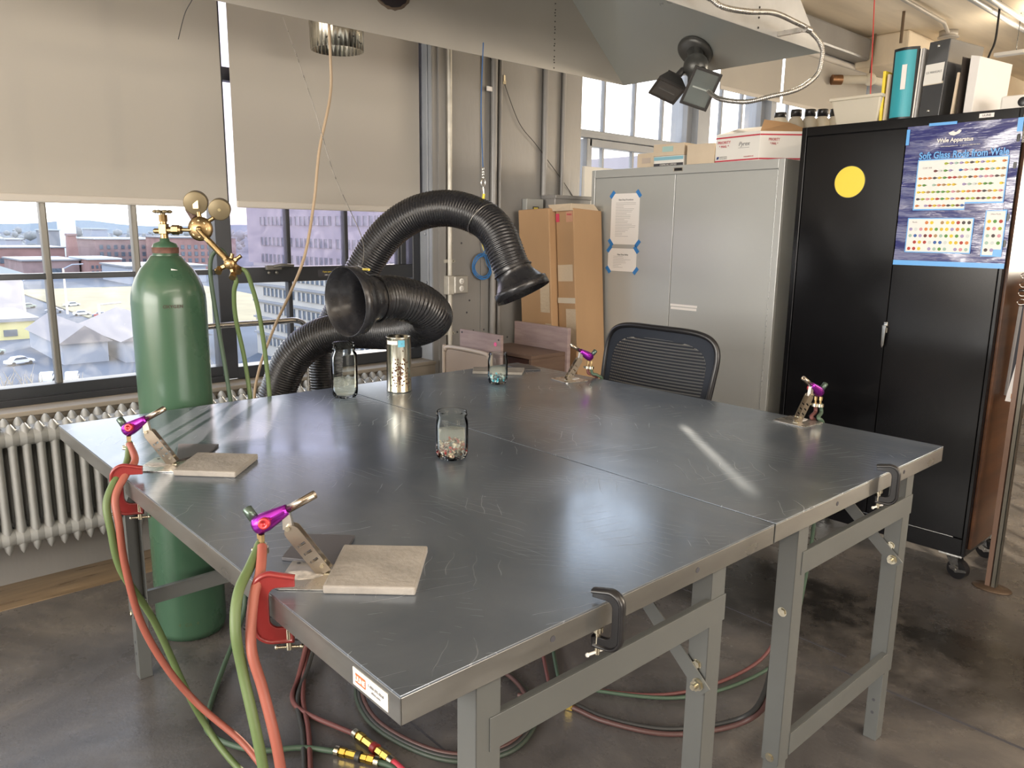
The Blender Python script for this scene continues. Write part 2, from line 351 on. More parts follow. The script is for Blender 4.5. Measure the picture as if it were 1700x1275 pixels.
def text(body, name, o, ex, ey, h, m, parent=None, align='CENTER', depth=.0004, squash=1., bold=0., font_shear=0.):
    """lettering as a mesh: centred on o, reading along ex, upright along ey, capital height h"""
    cu = bpy.data.curves.new(name, 'FONT'); cu.body = body; cu.size = h/.7; cu.align_x = align; cu.align_y = 'CENTER'; cu.extrude = depth; cu.offset = bold; cu.shear = font_shear
    cu.resolution_u = 3
    t = bpy.data.objects.new(name, cu); C.objects.link(t); bpy.context.view_layer.update()
    me = bpy.data.meshes.new_from_object(t.evaluated_get(bpy.context.evaluated_depsgraph_get()))
    bpy.data.objects.remove(t); bpy.data.curves.remove(cu)
    ex = V(ex).normalized(); ey = V(ey).normalized(); ez = ex.cross(ey); off = worldloc(parent) if parent else V((0, 0, 0))
    R = Matrix((ex, ey, ez)).transposed()
    for v in me.vertices: v.co = R @ V((v.co.x*squash, v.co.y, v.co.z)) + V(o) - off
    me.materials.clear(); me.materials.append(m); me.name = name
    ob = bpy.data.objects.new(name, me); C.objects.link(ob); ob.parent = parent
    return ob
def rotz(a): return Matrix.Rotation(a, 3, 'Z')
I3 = Matrix.Identity(3)

# ================================================================== THE ROOM
XW = -1.0      # face of the window wall
XG = -1.15     # plane of the window frames
b = MB(); b.box((-.757, -4.7, -.06), (7.6, 13.2, 0)); struct(b.build('floor', M_FLOOR, org=(0, 0, 0)))
b = MB(); b.box((XW, -4.7, -.06), (-.757, 13.2, .002)); struct(b.build('floor_wood_strip', M_WOODF, org=(0, 0, 0))); bpy.data.objects['floor_wood_strip'].name = 'floor_edge'
# joints cut in the slab
b = MB()
b.box((.2, .675, 0), (2.6, .681, .0012)); b.box((-.7, 2.03, 0), (1.5, 2.037, .0012)); b.box((1.5, 1.93, 0), (5, 1.94, .0012)); b.box((1.9, 3.35, 0), (5, 3.356, .0012))
struct(b.build('trim_1', M_DINK, org=(0, 0, 0)))
# window wall: spandrel, pier, lintel
b = MB(); b.box((-1.32, -4.7, 0), (XW, 2.10, .69)); b.box((-1.32, 3.27, 0), (XW, 13.2, .69))
struct(b.build('wall_left', M_WALLG, org=(0, 0, 0)))
b = MB(); b.box((-1.32, 2.10, 0), (XW, 3.27, 3.22)); b.box((XW, 2.135, 0), (XW+.012, 2.18, 3.22)); b.box((XW, 2.44, 0), (XW+.006, 2.462, 3.22))
struct(b.build('wall_pier', M_WALLG, org=(0, 0, 0))); bpy.data.objects['wall_pier'].name = 'wall_left_pier'
b = MB(); b.box((-1.32, -4.7, 3.0), (XW, 2.10, 3.22)); b.box((-1.32, 3.27, 3.0), (XW, 13.2, 3.22))
struct(b.build('wall_left_lintel', M_WALLG, org=(0, 0, 0)))
# window reveal of the pier, its daylight blue put into the colour
b = MB(); b.box((-1.149, 2.092, .69), (XW-.002, 2.0999, 3.0)); b.cyl((-1.03, 2.088, .9), (-1.03, 2.088, 2.9), .004, n=8); b.sphere((-1.06, 2.09, 1.42), .01, 8); b.sphere((-1.05, 2.09, 1.15), .008, 8)
struct(b.build('trim_2', M_WALLB, org=(0, 0, 0)))
b = MB(); b.box((-1.14, -4.7, .69), (-.975, 2.10, .712)); b.box((-.998, -4.7, .60), (-.985, 2.1, .69)); struct(b.build('trim_3', M_SILL, org=(0, 0, 0), bevel=.004))
b = MB(); b.box((-1.14, 3.27, .69), (-.975, 13.2, .712)); struct(b.build('trim_4', M_SILL, org=(0, 0, 0), bevel=.004))
b = MB(); b.box((XW, 3.6, 3.0), (-.84, 6.88, 3.19)); struct(b.build('trim_5', M_WALLG, org=(0, 0, 0), bevel=.02))
# ceiling with concrete beams
b = MB(); b.box((-1.32, -4.7, 3.22), (7.6, 13.2, 3.4)); struct(b.build('ceiling', M_CEIL, org=(0, 0, 0)))
b = MB(); b.box((XW, 6.9, 2.95), (-.52, 13.2, 3.22)); struct(b.build('ceiling_soffit', M_CEIL, org=(0, 0, 0), bevel=.02))
# unseen walls behind the photographer, open where the windows are
b = MB(); b.box((-1.32, -4.9, 0), (7.6, -4.7, .9)); b.box((-1.32, -4.9, 2.7), (7.6, -4.7, 3.22)); b.box((-1.32, -4.9, .9), (-.95, -4.7, 2.7)); b.box((3.8, -4.9, .9), (7.6, -4.7, 2.7))
struct(b.build('wall_rear', M_CREAMW, org=(0, 0, 0)))
b = MB(); b.box((7.6, -4.9, 0), (7.8, 13.2, 1.0)); b.box((7.6, -4.9, 2.7), (7.8, 13.2, 3.22)); b.box((7.6, -4.9, 1.), (7.8, -.5, 2.7)); b.box((7.6, 3.5, 1.), (7.8, 13.2, 2.7))
struct(b.build('wall_right', M_CREAMW, org=(0, 0, 0)))
b = MB(); b.box((-1.32, 13.2, 0), (7.8, 13.4, 3.22)); struct(b.build('wall_back', M_CREAMW, org=(0, 0, 0)))

# --- windows: frame, mullions and one pane per opening
def vbar(b, y, z0, z1, wd, dp=.05, x=XG): b.box((x-dp/2, y-wd/2, z0), (x+dp/2, y+wd/2, z1))
def hbar(b, y0, y1, z, ht, dp=.05, x=XG): b.box((x-dp/2, y0, z-ht/2), (x+dp/2, y1, z+ht/2))
def pane(y0, y1, z0, z1, m, par):
    b = MB(); b.box((XG-.003, y0, z0), (XG+.003, y1, z1)); return b.build('pane', m, par)
# left window (beside the gas cylinder)
w1 = sthing('window_1', (XG, -.5, .75))
b = MB(); hbar(b, -1.9, .93, .76, .05, .08); hbar(b, -1.9, .93, .725, .03, .12); vbar(b, .965, .72, 3.0, .075, .10); vbar(b, -1.9, .72, 3., .1, .1); hbar(b, -1.9, .93, 2.98, .06)
b.build('window_frame', M_FRAME, w1, bevel=.004)
for y in (-1.5, -1.15, -.80, -.455, -.11, .24, .587):
    b = MB(); vbar(b, y, .78, 2.95, .026, .045); b.build('mullion', M_MULL, w1, bevel=.006)
b = MB(); hbar(b, -1.86, .93, 1.232, .024, .04); hbar(b, -1.86, .93, 1.66, .024, .04); hbar(b, -1.86, .93, 2.13, .06, .05); b.build('rail', M_FRAME, w1, bevel=.003)
pane(-1.86, .93, .78, 1.222, M_PANE, w1); pane(-1.86, .93, 1.245, 2.95, M_PANEC, w1)
# second window (behind the ducts), with an opening sash
w2 = sthing('window_2', (XG, 1.5, .75))
b = MB(); hbar(b, 1.0, 2.09, .745, .06, .10); hbar(b, 1.0, 2.09, 1.214, .075, .07); vbar(b, 2.065, .72, 3.0, .05, .08); hbar(b, 1.0, 2.09, 2.98, .06)
hbar(b, 1.0, 2.09, 2.13, .06, .05); vbar(b, 1.985, 1.25, 2.1, .035, .06); b.build('window_frame', M_FRAME, w2, bevel=.004)
for y in (1.305, 1.632, 1.965):
    b = MB(); vbar(b, y, .775, 2.95, .022, .04); b.build('mullion', M_FRAME, w2, bevel=.004)
pane(1.0, 2.05, .77, 1.18, M_PANEC, w2); pane(1.0, 2.05, 1.25, 2.95, M_SCREEN, w2)
b = MB(); b.box((XG+.035, 1.165, 1.238), (XG+.06, 1.245, 1.262)); b.tube(spline([(XG+.06, 1.2, 1.255), (XG+.075, 1.24, 1.262), (XG+.07, 1.30, 1.258)]), [.008]*17, 8)
b.sphere((XG+.045, 1.182, 1.225), .009, 10); b.sphere((XG+.045, 1.222, 1.225), .009, 10); b.build('latch', M_MULL, w2, bevel=.003)
b = MB(); b.box((XG+.0352, 1.452, 1.197), (XG+.0362, 1.60, 1.232)); s_ = b.build('caution_sticker', M_DINK, w2)
text('If you open a window', 'lettering', (XG+.0368, 1.526, 1.222), (0, 1, 0), (0, 0, 1), .008, M_YEL, s_, squash=.95)
text('make sure to close it', 'lettering', (XG+.0368, 1.526, 1.206), (0, 1, 0), (0, 0, 1), .006, M_WHITE, s_)
# far windows beyond the pier
def farwin(nm, y0, y1, ys, zt):
    w_ = sthing(nm, (XG, y0, .75)); b = MB(); hbar(b, y0, y1, .745, .06, .1); hbar(b, y0, y1, zt, .05, .06); hbar(b, y0, y1, 2.98, .06)
    vbar(b, y0+.02, .72, 3, .05, .08); vbar(b, y1-.03, .72, 3, .06, .09)
    vbar(b, y0+.19, .76, zt-.03, .05, .07); hbar(b, y0+.19, y1-.08, zt-.055, .05, .07); b.build('window_frame', M_WALLB, w_, bevel=.004)
    for y in ys: b = MB(); vbar(b, y, .775, 2.95, .018, .03); b.build('mullion', M_WALLB, w_)
    pane(y0, y1, .77, zt-.03, M_PANEC, w_); pane(y0, y1, zt+.03, 2.95, M_PANEC, w_)
farwin('window_3', 3.29, 4.60, (3.64, 3.96, 4.28), 2.085)
farwin('window_4', 4.75, 5.62, (5.03, 5.32), 2.085)
farwin('window_5', 5.70, 7.25, (6.05, 6.4, 6.75), 2.085)
b = MB(); b.box((-1.3, 4.60, .69), (XG+.10, 4.75, 3.0)); b.box((-1.3, 5.62, .69), (XG+.1, 5.70, 3.)); b.box((-1.3, 7.25, .69), (XW, 13.2, 3.)); struct(b.build('trim_6', M_WALLB, org=(0, 0, 0)))

# --- roller shades
def shade(y0, y1, x, zb, label):
    t = thing('roller_shade', label, 'window shade', (x, (y0+y1)/2, zb))
    b = MB(); b.box((x-.0015, y0, zb+.03), (x+.0015, y1, 2.985)); b.build('shade_cloth', M_BLINDS, t)
    b = MB(); b.box((x-.007, y0, zb), (x+.007, y1, zb+.032)); b.build('hem_bar', M_HEM, t, bevel=.006)
    b = MB(); b.cyl((x, y0+.01, 2.97), (x, y1-.01, 2.97), .025); b.build('roller', M_HEM, t)
    return t
shade(-1.85, .985, -1.08, 1.528, 'wide drawn beige roller shade above the green gas cylinder')
shade(1.028, 2.07, -1.08, 1.532, 'beige roller shade behind the black ducts and hanging tan cord')
shade(4.78, 5.655, -1.0, 2.515, 'half-raised beige roller shade right of the floodlights, left of the bright slit')
shade(5.70, 7.22, -1.0, 2.515, 'half-raised beige roller shade above the row of plastic jars')

# ================================================================== RADIATOR
rad = thing('cast_iron_radiator', 'long white cast iron column radiator under the left windows', 'radiator', (-.89, .6, 0))
def rad_section(y):
    b = MB()
    for x in (-.83, -.95):   # two columns per section
        prof = [(.002, .185), (.012, .20), (.019, .225), (.021, .27), (.017, .33), (.0165, .60), (.021, .655), (.02, .675), (.012, .69), (.004, .70)]
        o0 = len(b.v); b.lathe([(r, h) for r, h in prof], (x, y, 0), n=12)
        for v in b.v[o0:]: v.y = y+(v.y-y)*.95; v.x = x+(v.x-x)*1.5
    for z in (.255, .645):
        b.cyl((-.83, y-.0235, z), (-.83, y, z), .033, .037, 14, caps=False); b.cyl((-.83, y, z), (-.83, y+.0235, z), .037, .033, 14, caps=False)
        b.obox((-.89, y, z), (.13, .036, .05), I3)
    return b
s0 = rad_section(0).build('radiator_section', M_WHITEP, None, org=(0, 0, 0)); s0.parent = rad
ys = [-.62+.0475*k for k in range(50)]
for k, y in enumerate(ys):
    s = s0 if k == 0 else s0.copy()
    if k: C.objects.link(s); s.parent = rad
    s.location = V((0, y, 0))-V(rad.location)
b = MB(); b.cyl((-.83, ys[-1], .255), (-.83, ys[-1]+.09, .255), .02); b.cyl((-.83, ys[-1]+.08, 0), (-.83, ys[-1]+.08, .27), .014); b.sphere((-.83, ys[-1]+.08, .26), .028); b.build('valve', M_WHITEP, rad)
b = MB()
for y in (ys[3], ys[-4]): b.box((-.93, y-.03, 0), (-.85, y+.03, .2))
b.build('foot', M_WHITEP, rad)

# ================================================================== WORK TABLES
L_, W_, H_ = 1.79, .913, .86
def make_table(name, label, y0):
    t = thing(name, label, 'table', (0, y0, 0))
    b = MB(); b.box((0, y0, H_-.004), (L_, y0+W_, H_)); top = b.build('tabletop', M_STEEL, t, bevel=.0006)
    b = MB(); s = .043
    b.box((0, y0, H_-s), (L_, y0+.0025, H_-.0035)); b.box((0, y0+W_-.0025, H_-s), (L_, y0+W_, H_-.0035)); b.box((0, y0, H_-s), (.0025, y0+W_, H_-.0035)); b.box((L_-.0025, y0, H_-s), (L_, y0+W_, H_-.0035))
    for ya, yb in ((y0+.0025, y0+.02), (y0+W_-.02, y0+W_-.0025)): b.box((0.003, ya, H_-s), (L_-.003, yb, H_-s+.002))
    sk = b.build('edge_skirt', M_EDGE, t, bevel=.001)
    for y in (y0+.273, y0+.645): b = MB(); b.cyl((L_+.0003, y, H_-.021), (L_+.0009, y, H_-.021), .0052, n=14); b.build('screw_hole', M_DINK, sk)
    for end in (0, 1):
        def X(d): return L_-d if end else d      # distance in from the end
        sg = -1 if end else 1
        for side in (0, 1):
            def Y(d): return y0+W_-d if side else y0+d
            b = MB()   # upper leg: folded channel, web on the end face
            b.box((X(.019), Y(.140), .215), (X(.0215), Y(.187), H_-.006)); b.box((X(.019), Y(.140), .215), (X(.063), Y(.1425), H_-.006)); b.box((X(.019), Y(.1845), .215), (X(.063), Y(.187), H_-.006))
            leg = b.build('leg', M_LEG, t, bevel=.0015)
            b = MB(); b.box((X(.0225), Y(.144), .0), (X(.060), Y(.184), .27)); lo = b.build('lower_leg', M_LEG, leg, bevel=.0015)
            yy = min(Y(.144), Y(.184))
            for z in (.085, .125): b = MB(); b.cyl((X(.041), yy-.0006, z), (X(.041), yy+.0002, z), .0045, n=12); b.build('adjusting_hole', M_DINK, leg)
            ya = Y(.1842) if side == 1 else Y(.1400); d_ = -1
            for z in (.60, .228):
                ys_ = y0+.140 if side == 0 else y0+W_-.187
                b = MB(); b.cyl((X(.041), ys_-.005, z), (X(.041), ys_, z), .0085, n=6, smooth=False); b.cyl((X(.041), ys_-.0015, z), (X(.041), ys_, z), .011, n=16); b.build('bolt', M_BOLT, leg)
            # folding brace from leg up to the underside
            ys_ = (y0+.140-.006) if side == 0 else (y0+W_-.187-.006)
            b = MB(); p0 = V((X(.03), ys_, .565)); p1 = V((X(.34), ys_, H_-.02)); dv = (p1-p0).normalized(); up = V((0, 1, 0)).cross(dv)
            if side == 1 or end == 0:
                b.prism([(-.02, -.017), ((p1-p0).length, -.017), ((p1-p0).length, .017), (-.02, .017)], p0, dv, up, .003); br = b.build('brace', M_LEG, t)
                b = MB(); b.cyl(p0+V((0, -.022, 0)), p0+V((0, -.001, 0)), .006, n=12); b.cyl(p0+V((0, -.013, 0)), p0+V((0, -.004, 0)), .0115, n=6, smooth=False); b.cyl(p0+V((0, -.005, 0)), p0+V((0, -.0015, 0)), .013, n=18); b.build('brace_bolt', M_BOLT, br)
        b = MB(); xo = X(.0188); xi = X(.0166)
        b.box((xo, y0+.165, .690), (xi, y0+.775, .745)); b.box((xo, y0+.165, .7435), (xo-sg*-.012 if end == 0 else xo-.012, y0+.775, .745)); b.build('upper_crossbar', M_LEG, t, bevel=.0008)
        b = MB(); b.box((xo, y0+.185, .225), (xi, y0+.73, .282)); b.box((xo, y0+.185, .2805), (X(.033), y0+.73, .282)); b.build('lower_crossbar', M_LEG, t, bevel=.0008)
    b = MB(); b.box((X(.4) if 0 else .35, y0+.10, H_-.035), (.38, y0+W_-.10, H_-.006)); b.box((1.41, y0+.10, H_-.035), (1.44, y0+W_-.10, H_-.006)); b.build('stiffener', M_LEG, t)
    return t
t1 = make_table('steel_work_table', 'steel-topped grey work table nearest the camera, with the small white maker label', 0.0)
t2 = make_table('steel_work_table', 'steel-topped grey work table on the far side of the seam, next to the mesh chair', W_+.0045)
b = MB(); b.box((1.675, -.0012, .823), (1.762, -.0002, .849)); lb = b.build('maker_label', M_WHITE, t1)
b = MB(); b.box((1.682, -.0017, .829), (1.708, -.0012, .843)); b.build('logo_block', mat('orange_red_print', (.75, .12, .04), .5), lb)
text('ULINE', 'lettering', (1.695, -.0021, .836), (1, 0, 0), (0, 0, 1), .0075, M_WHITE, lb, squash=.85, bold=.0003)
text('1-800-295-5510', 'lettering', (1.734, -.0017, .8395), (1, 0, 0), (0, 0, 1), .0042, M_INK, lb)
text('uline.com', 'lettering', (1.734, -.0017, .8325), (1, 0, 0), (0, 0, 1), .0040, M_INK, lb)

# ================================================================== THINGS ON THE TABLES
HT = H_
def bars(b, c, ex, ey, lines, th=.0003):
    """short printed lines: (x0, x1, y, height)"""
    ez = V(ex).cross(V(ey))
    for x0, x1, y, h in lines:
        b.obox(V(c)+V(ex)*(x0+x1)/2+V(ey)*y, (abs(x1-x0), h, th), Matrix((V(ex), V(ey), ez)).transposed())
def slab(name, label, cat, pts, th, m, bevel, z0=HT+.0002, rough=False, group=None):
    b = MB(); b.hexa([(x, y, z0) for x, y in pts], [(x, y, z0+th) for x, y in pts]); o = b.build(name, m, bevel=bevel); tag(o, label, cat, group); return o
slab('kiln_tile', 'square beige ceramic tile beside the nearest torch, front of the table', 'tile', [(1.475, .062), (1.577, .172), (1.452, .287), (1.348, .174)], .0145, M_TILE, .003)
slab('kiln_tile', 'square beige ceramic tile beside the torch at the left table corner', 'tile', [(.70, .090), (.808, .196), (.697, .302), (.585, .19)], .0145, M_TILE, .003)
slab('kiln_tile', 'beige ceramic tile behind the jar with blue glass, at the far corner', 'tile', [(.10, 1.49), (.25, 1.63), (.17, 1.72), (.02, 1.56)], .012, M_TILE, .003)
slab('graphite_pad', 'dark square graphite pad behind the nearest torch arm', 'pad', [(1.312, .070), (1.398, .135), (1.305, .222), (1.232, .145)], .0065, M_PAD, .001)
slab('graphite_pad', 'dark square graphite pad behind the torch at the left table corner', 'pad', [(.60, .130), (.575, .225), (.515, .272), (.445, .19)], .0065, M_PAD, .001)
slab('graphite_pad', 'dark graphite pad beside the far jar near the table edge', 'pad', [(.17, 1.69), (.215, 1.77), (.09, 1.815), (.03, 1.73)], .006, M_PAD, .001)

# --- bench torches.  local frame: x = forward, y = left, z = up, origin on the plate under the arm
def slotted(b, p0, p1, wd, th, nrm, slots=3):
    """perforated strip with rounded ends"""
    d = (p1-p0); Lg = d.length; d.normalize(); s = nrm.cross(d).normalized(); q = [p0+d*x+s*y for x, y in ()]
    rail = wd*.20; ends = [0]+[Lg*(.22+.19*k) for k in range(slots)]
    def piece(x0, x1, y0, y1): b.prism([(x0, y0), (x1, y0), (x1, y1), (x0, y1)], p0, d, s, th)
    piece(0, Lg*.88, -wd/2, -wd/2+rail); piece(0, Lg*.88, wd/2-rail, wd/2)
    xs = [0, Lg*.22]
    sl = [(Lg*(.26+.17*k), Lg*(.31+.17*k)) for k in range(slots)]
    prev = 0
    for a_, c_ in sl: piece(prev, a_, -wd/2+rail, wd/2-rail); prev = c_
    piece(prev, Lg*.88, -wd/2+rail, wd/2-rail)
    b.prism([(Lg*.88, -wd/2)]+[(Lg*.88+wd/2*math.sin(PI*k/10), -wd/2*math.cos(PI*k/10)) for k in range(1, 10)]+[(Lg*.88, wd/2)], p0, d, s, th)
def make_torch():
    t = bpy.data.objects.new('bench_torch', None); C.objects.link(t)
    b = MB(); b.prism([(-.066, -.058), (-.06, -.064), (.037, -.064), (.043, -.058), (.043, .044), (.037, .05), (-.06, .05), (-.066, .044)], (0, 0, .0012), V((1, 0, 0)), V((0, 1, 0)), .002); pl = b.build('base_plate', M_INOX, t, local=True)
    b = MB()
    for x, y in ((-.052, -.05), (.03, -.05), (-.052, .036), (.03, .036)): b.cyl((x, y, .0022), (x, y, .0028), .0035, n=12)
    b.build('screw_hole', M_DINK, pl, local=True)
    b = MB(); b.prism([(-.06, -.02), (-.035, -.03), (-.012, -.024), (.002, -.012), (-.008, -.002), (-.035, .004), (-.058, .0)], (0, 0, .0027), V((1, 0, 0)), V((0, 1, 0)), .001); b.build('torn_sticker', mat('worn_sticker', (.35, .34, .33), .6, 0., col2=(.62, .60, .57), nscale=90), pl, local=True)
    n = V((0, 1, 0)); p0 = V((.004, 0, .004)); p1 = V((-.056, 0, .086))
    for sg in (-1, 1):
        b = MB(); slotted(b, p0+n*sg*.0075, p1+n*sg*.0075, 0.026, .0015, n); b.build('arm', M_ARM, t, local=True)
    b = MB(); b.box((-.010, -.008, .002), (.014, .008, .004)); b.cyl((-.0, -.011, .018), (-.0, .011, .018), .0035, n=10); b.cyl((-.0555, -.0115, .084), (-.0555, .0115, .084), .0045, n=10)
    b.build('hinge', M_BOLT, t, local=True)
    b = MB(); b.prism([(-.009, 0), (.009, 0), (.007, .032), (-.005, .034)], (-.056, 0, .080), V((1, 0, 0)), V((-.12, 0, 1)).normalized(), .010); b.build('bracket', M_INOX, t, local=True)
    d = V((.866, 0, .5)); c0 = V((-.112, 0, .083))
    b = MB(); b.lathe([(.0, -.002), (.0125, -.001), (.0165, .004), (.0168, .020), (.0145, .034), (.0105, .058), (.0092, .064), (0, .064)], c0, d, 20); body = b.build('torch_body', M_PURP, t, local=True)
    b = MB(); b.lathe([(.0002, .062), (.0072, .062), (.0072, .118), (.0055, .118), (.0055, .1), (0, .1)], c0, d, 20); b.build('barrel', M_INOXT, t, local=True)
    b = MB(); b.lathe([(0, .0), (.0085, 0), (.0085, .004), (.0098, .005), (.0098, .014), (.0085, .015), (.004, .015), (.004, .012), (0, .012)], c0+d*.026+V((0, -.0135, .001)), (0, -1, .15), 18); b.build('fuel_knob', M_REDK, t, local=True)
    b = MB(); b.lathe([(0, 0), (.006, 0), (.006, .006), (.0085, .007), (.0085, .028), (.006, .03), (0, .03)], c0+V((.001, .002, .008)), (-.62, .2, .78), 18); b.build('oxygen_knob', M_GREENK, t, local=True)
    for y, x in ((-.006, -.101), (.007, -.108)):
        b = MB(); b.cyl((x, y, .072), (x, y, .060), .0055, n=6, smooth=False); b.cyl((x, y, .062), (x, y, .044), .0036, n=10); b.build('inlet', M_BRASS, t, local=True)
        b = MB(); b.cyl((x, y, .049), (x, y, .039), .0112, n=16); b.cyl((x-.010, y-.012, .044), (x+.009, y-.014, .044), .0042, n=8); b.build('hose_clamp', M_BOLT, t, local=True)
    return t
T0 = make_torch()
TP = [('nearest purple bench torch with red and green hoses, front table edge', (1.408, .10), math.atan2(.74, .67), 'front'),
      ('purple bench torch at the left corner of the near table, by the gas cylinder', (.607, .120), math.atan2(.72, .69), 'left'),
      ('small purple bench torch on the far table, left of the mesh chair', (.445, 1.70), math.radians(-100), 'farleft'),
      ('small purple bench torch on the far table in front of the black cabinet', (1.385, 1.765), math.radians(-95), 'farright')]
TO = []
for k, (lb_, p, an, _) in enumerate(TP):
    o = T0 if k == 0 else copy_tree(T0)
    o.location = (p[0], p[1], HT+.0005); o.rotation_euler = (0, 0, an); tag(o, lb_, 'torch', 'bench torches clamped along the table edges'); TO.append(o)
def tl(k, p): return V(TO[k].location)+rotz(TO[k].rotation_euler.z) @ V(p)
def hose(name, label, pts, r, m, cat='hose', group=None, per=10, n=10):
    b = MB(); b.tube(spline(pts, per), r, n); return tag(b.build(name, m, org=pts[0]), label, cat, group)
# hoses of the nearest torch
hose('torch_hose', 'red rubber hose hanging from the nearest torch', [tl(0, (-.101, -.006, .050)), (1.395, -.006, .890), (1.420, -.030, .860), (1.455, -.052, .80), (1.476, -.046, .735), (1.502, -.040, .65), (1.515, -.03, .52), (1.52, .0, .38), (1.50, .03, .2), (1.42, .08, .02), (1.3, .2, .012)], .0085, M_REDH)
hose('torch_hose', 'green rubber hose hanging from the nearest torch', [tl(0, (-.108, .007, .050)), (1.372, -.012, .895), (1.415, -.052, .875), (1.442, -.070, .83), (1.452, -.066, .76), (1.485, -.062, .66), (1.50, -.05, .52), (1.505, -.02, .38), (1.49, .01, .2), (1.40, .06, .02), (1.28, .17, .012)], .0085, M_GRNH)
hose('torch_hose', 'red rubber hose curving down from the left corner torch', [tl(1, (-.101, -.006, .050)), (.625, .030, .893), (.655, .0, .872), (.682, -.034, .83), (.701, -.036, .77), (.695, -.03, .67), (.683, -.004, .513), (.690, .045, .373), (.712, .107, .256), (.797, .175, .168), (.89, .20, .12), (1.0, .24, .05), (1.15, .3, .014), (1.3, .38, .012)], .0085, M_REDH)
hose('torch_hose', 'green rubber hose curving down from the left corner torch', [tl(1, (-.108, .007, .050)), (.61, .015, .885), (.65, -.022, .862), (.678, -.052, .82), (.692, -.052, .76), (.682, -.035, .65), (.652, .034, .489), (.640, .10, .27), (.640, .142, .15), (.70, .165, .09), (.78, .19, .05), (.9, .22, .02), (1.05, .28, .012)], .0085, M_GRNH)
for k, l2 in ((2, 'left of the mesh chair'), (3, 'before the black cabinet')):
    a = tl(k, (-.101, -.006, .050)); c = tl(k, (-.108, .007, .050))
    hose('torch_hose', 'short dark red hose of the far torch '+l2, [a, a+V((.0, .005, -.03)), V((a.x+.012, 1.822, HT+.012)), V((a.x+.015, 1.845, HT-.02)), V((a.x+.01, 1.85, HT-.2)), V((a.x, 1.85, HT-.45)), V((a.x-.03, 1.82, .12)), V((a.x-.06, 1.68, .014)), V((a.x*.6+.4, 1.35, .012)), V((.95, 1.12, .012))], .006, M_DREDH)
    hose('torch_hose', 'short dark green hose of the far torch '+l2, [c, c+V((.003, .006, -.03)), V((c.x+.022, 1.822, HT+.014)), V((c.x+.028, 1.847, HT-.02)), V((c.x+.025, 1.853, HT-.2)), V((c.x+.02, 1.855, HT-.45)), V((c.x, 1.82, .12)), V((c.x-.03, 1.70, .014)), V((c.x*.6+.43, 1.37, .012)), V((.98, 1.14, .012))], .006, M_DGRNH)

# --- C-clamps
def c_profile(w_, h_, t_):
    """open C outline: x inward, y up; spine on the left"""
    o_ = []; i_ = []
    for k in range(9): a_ = PI/2+ (PI/2)*k/8; o_.append((w_*.42+w_*.42*math.cos(a_), h_/2-.42*w_+.42*w_*math.sin(a_)))
    for k in range(9): a_ = PI+(PI/2)*k/8; o_.append((w_*.42+w_*.42*math.cos(a_), -h_/2+.42*w_+.42*w_*math.sin(a_)))
    o_ = [(w_, h_/2-t_*.35)]+o_+[(w_*.9, -h_/2), (w_*.9, -h_/2+t_)]
    for k in range(6): a_ = 1.5*PI-(PI/2)*k/5; i_.append((t_+w_*.22+w_*.22*math.cos(a_), -h_/2+t_+w_*.22+w_*.22*math.sin(a_)))
    for k in range(6): a_ = PI-(PI/2)*k/5; i_.append((t_+w_*.22+w_*.22*math.cos(a_), h_/2-t_-w_*.22+w_*.22*math.sin(a_)))
    return o_+i_+[(w_, h_/2-t_)]
def cclamp(label, p, d, h_, w_, m, zc, th=.015, t_=.017, rod=M_BOLT, roddir=(1, 0)):
    p = V(p); d = V((d[0], d[1], 0)).normalized(); s = V((0, 0, 1)).cross(d)
    t = thing('c_clamp', label, 'clamp', (p.x, p.y, zc-h_/2))
    pr = c_profile(w_, h_, t_); o = V((p.x, p.y, zc))
    b = MB(); b.prism(pr, o, d, V((0, 0, 1)), th*.45); b.build('clamp_frame', m, t, bevel=.0015)
    b = MB()   # raised rim along the outer edge
    cx = sum(x for x, y in pr)/len(pr); rim = pr[:len(pr)-13]
    b.tube([o+d*x*1.0+V((0, 0, y)) for x, y in rim], .0042, 8)
    for v in b.v: q = (v-o).dot(s); v += s*q*(th/.0084-1)
    b.build('rim', m, t)
    sx_ = w_*.80; zt = zc+h_/2-t_
    b = MB(); b.cyl(o+d*sx_+V((0, 0, -h_/2-.016)), V((o+d*sx_).to_tuple()[:2]+(HT-.049,)), .0048, n=10); b.cyl(V((o+d*sx_).to_tuple()[:2]+(HT-.052,)), V((o+d*sx_).to_tuple()[:2]+(HT-.0435,)), .009, n=14); b.build('screw', M_BOLT, t)
    hp = o+d*sx_+V((0, 0, -h_/2-.012)); hd = (d*roddir[0]+s*roddir[1]).normalized()
    b = MB(); b.cyl(hp-hd*.020, hp+hd*.020, .0026, n=8); b.sphere(hp-hd*.020, .004, 8); b.sphere(hp+hd*.020, .004, 8); b.build('handle', rod, t)
    return t
cclamp('red C-clamp holding the nearest torch plate to the table edge', (1.405, -.024), (.55, .83), .118, .066, M_REDCL, .850-.014, t_=.024)
cclamp('red C-clamp holding the left corner torch plate to the table', (.645, -.030), (.45, .9), .118, .068, M_REDCL, .850-.014, t_=.024)
cclamp('black C-clamp on the end edge of the near table', (1.822, .395), (-1, -.25), .098, .052, M_BLACK, .833, .02, .016, M_WHITE, (.4, 1))
cclamp('black C-clamp on the end edge of the far table', (1.822, 1.448), (-1, -.25), .098, .052, M_BLACK, .833, .02, .016, M_WHITE, (.4, 1))

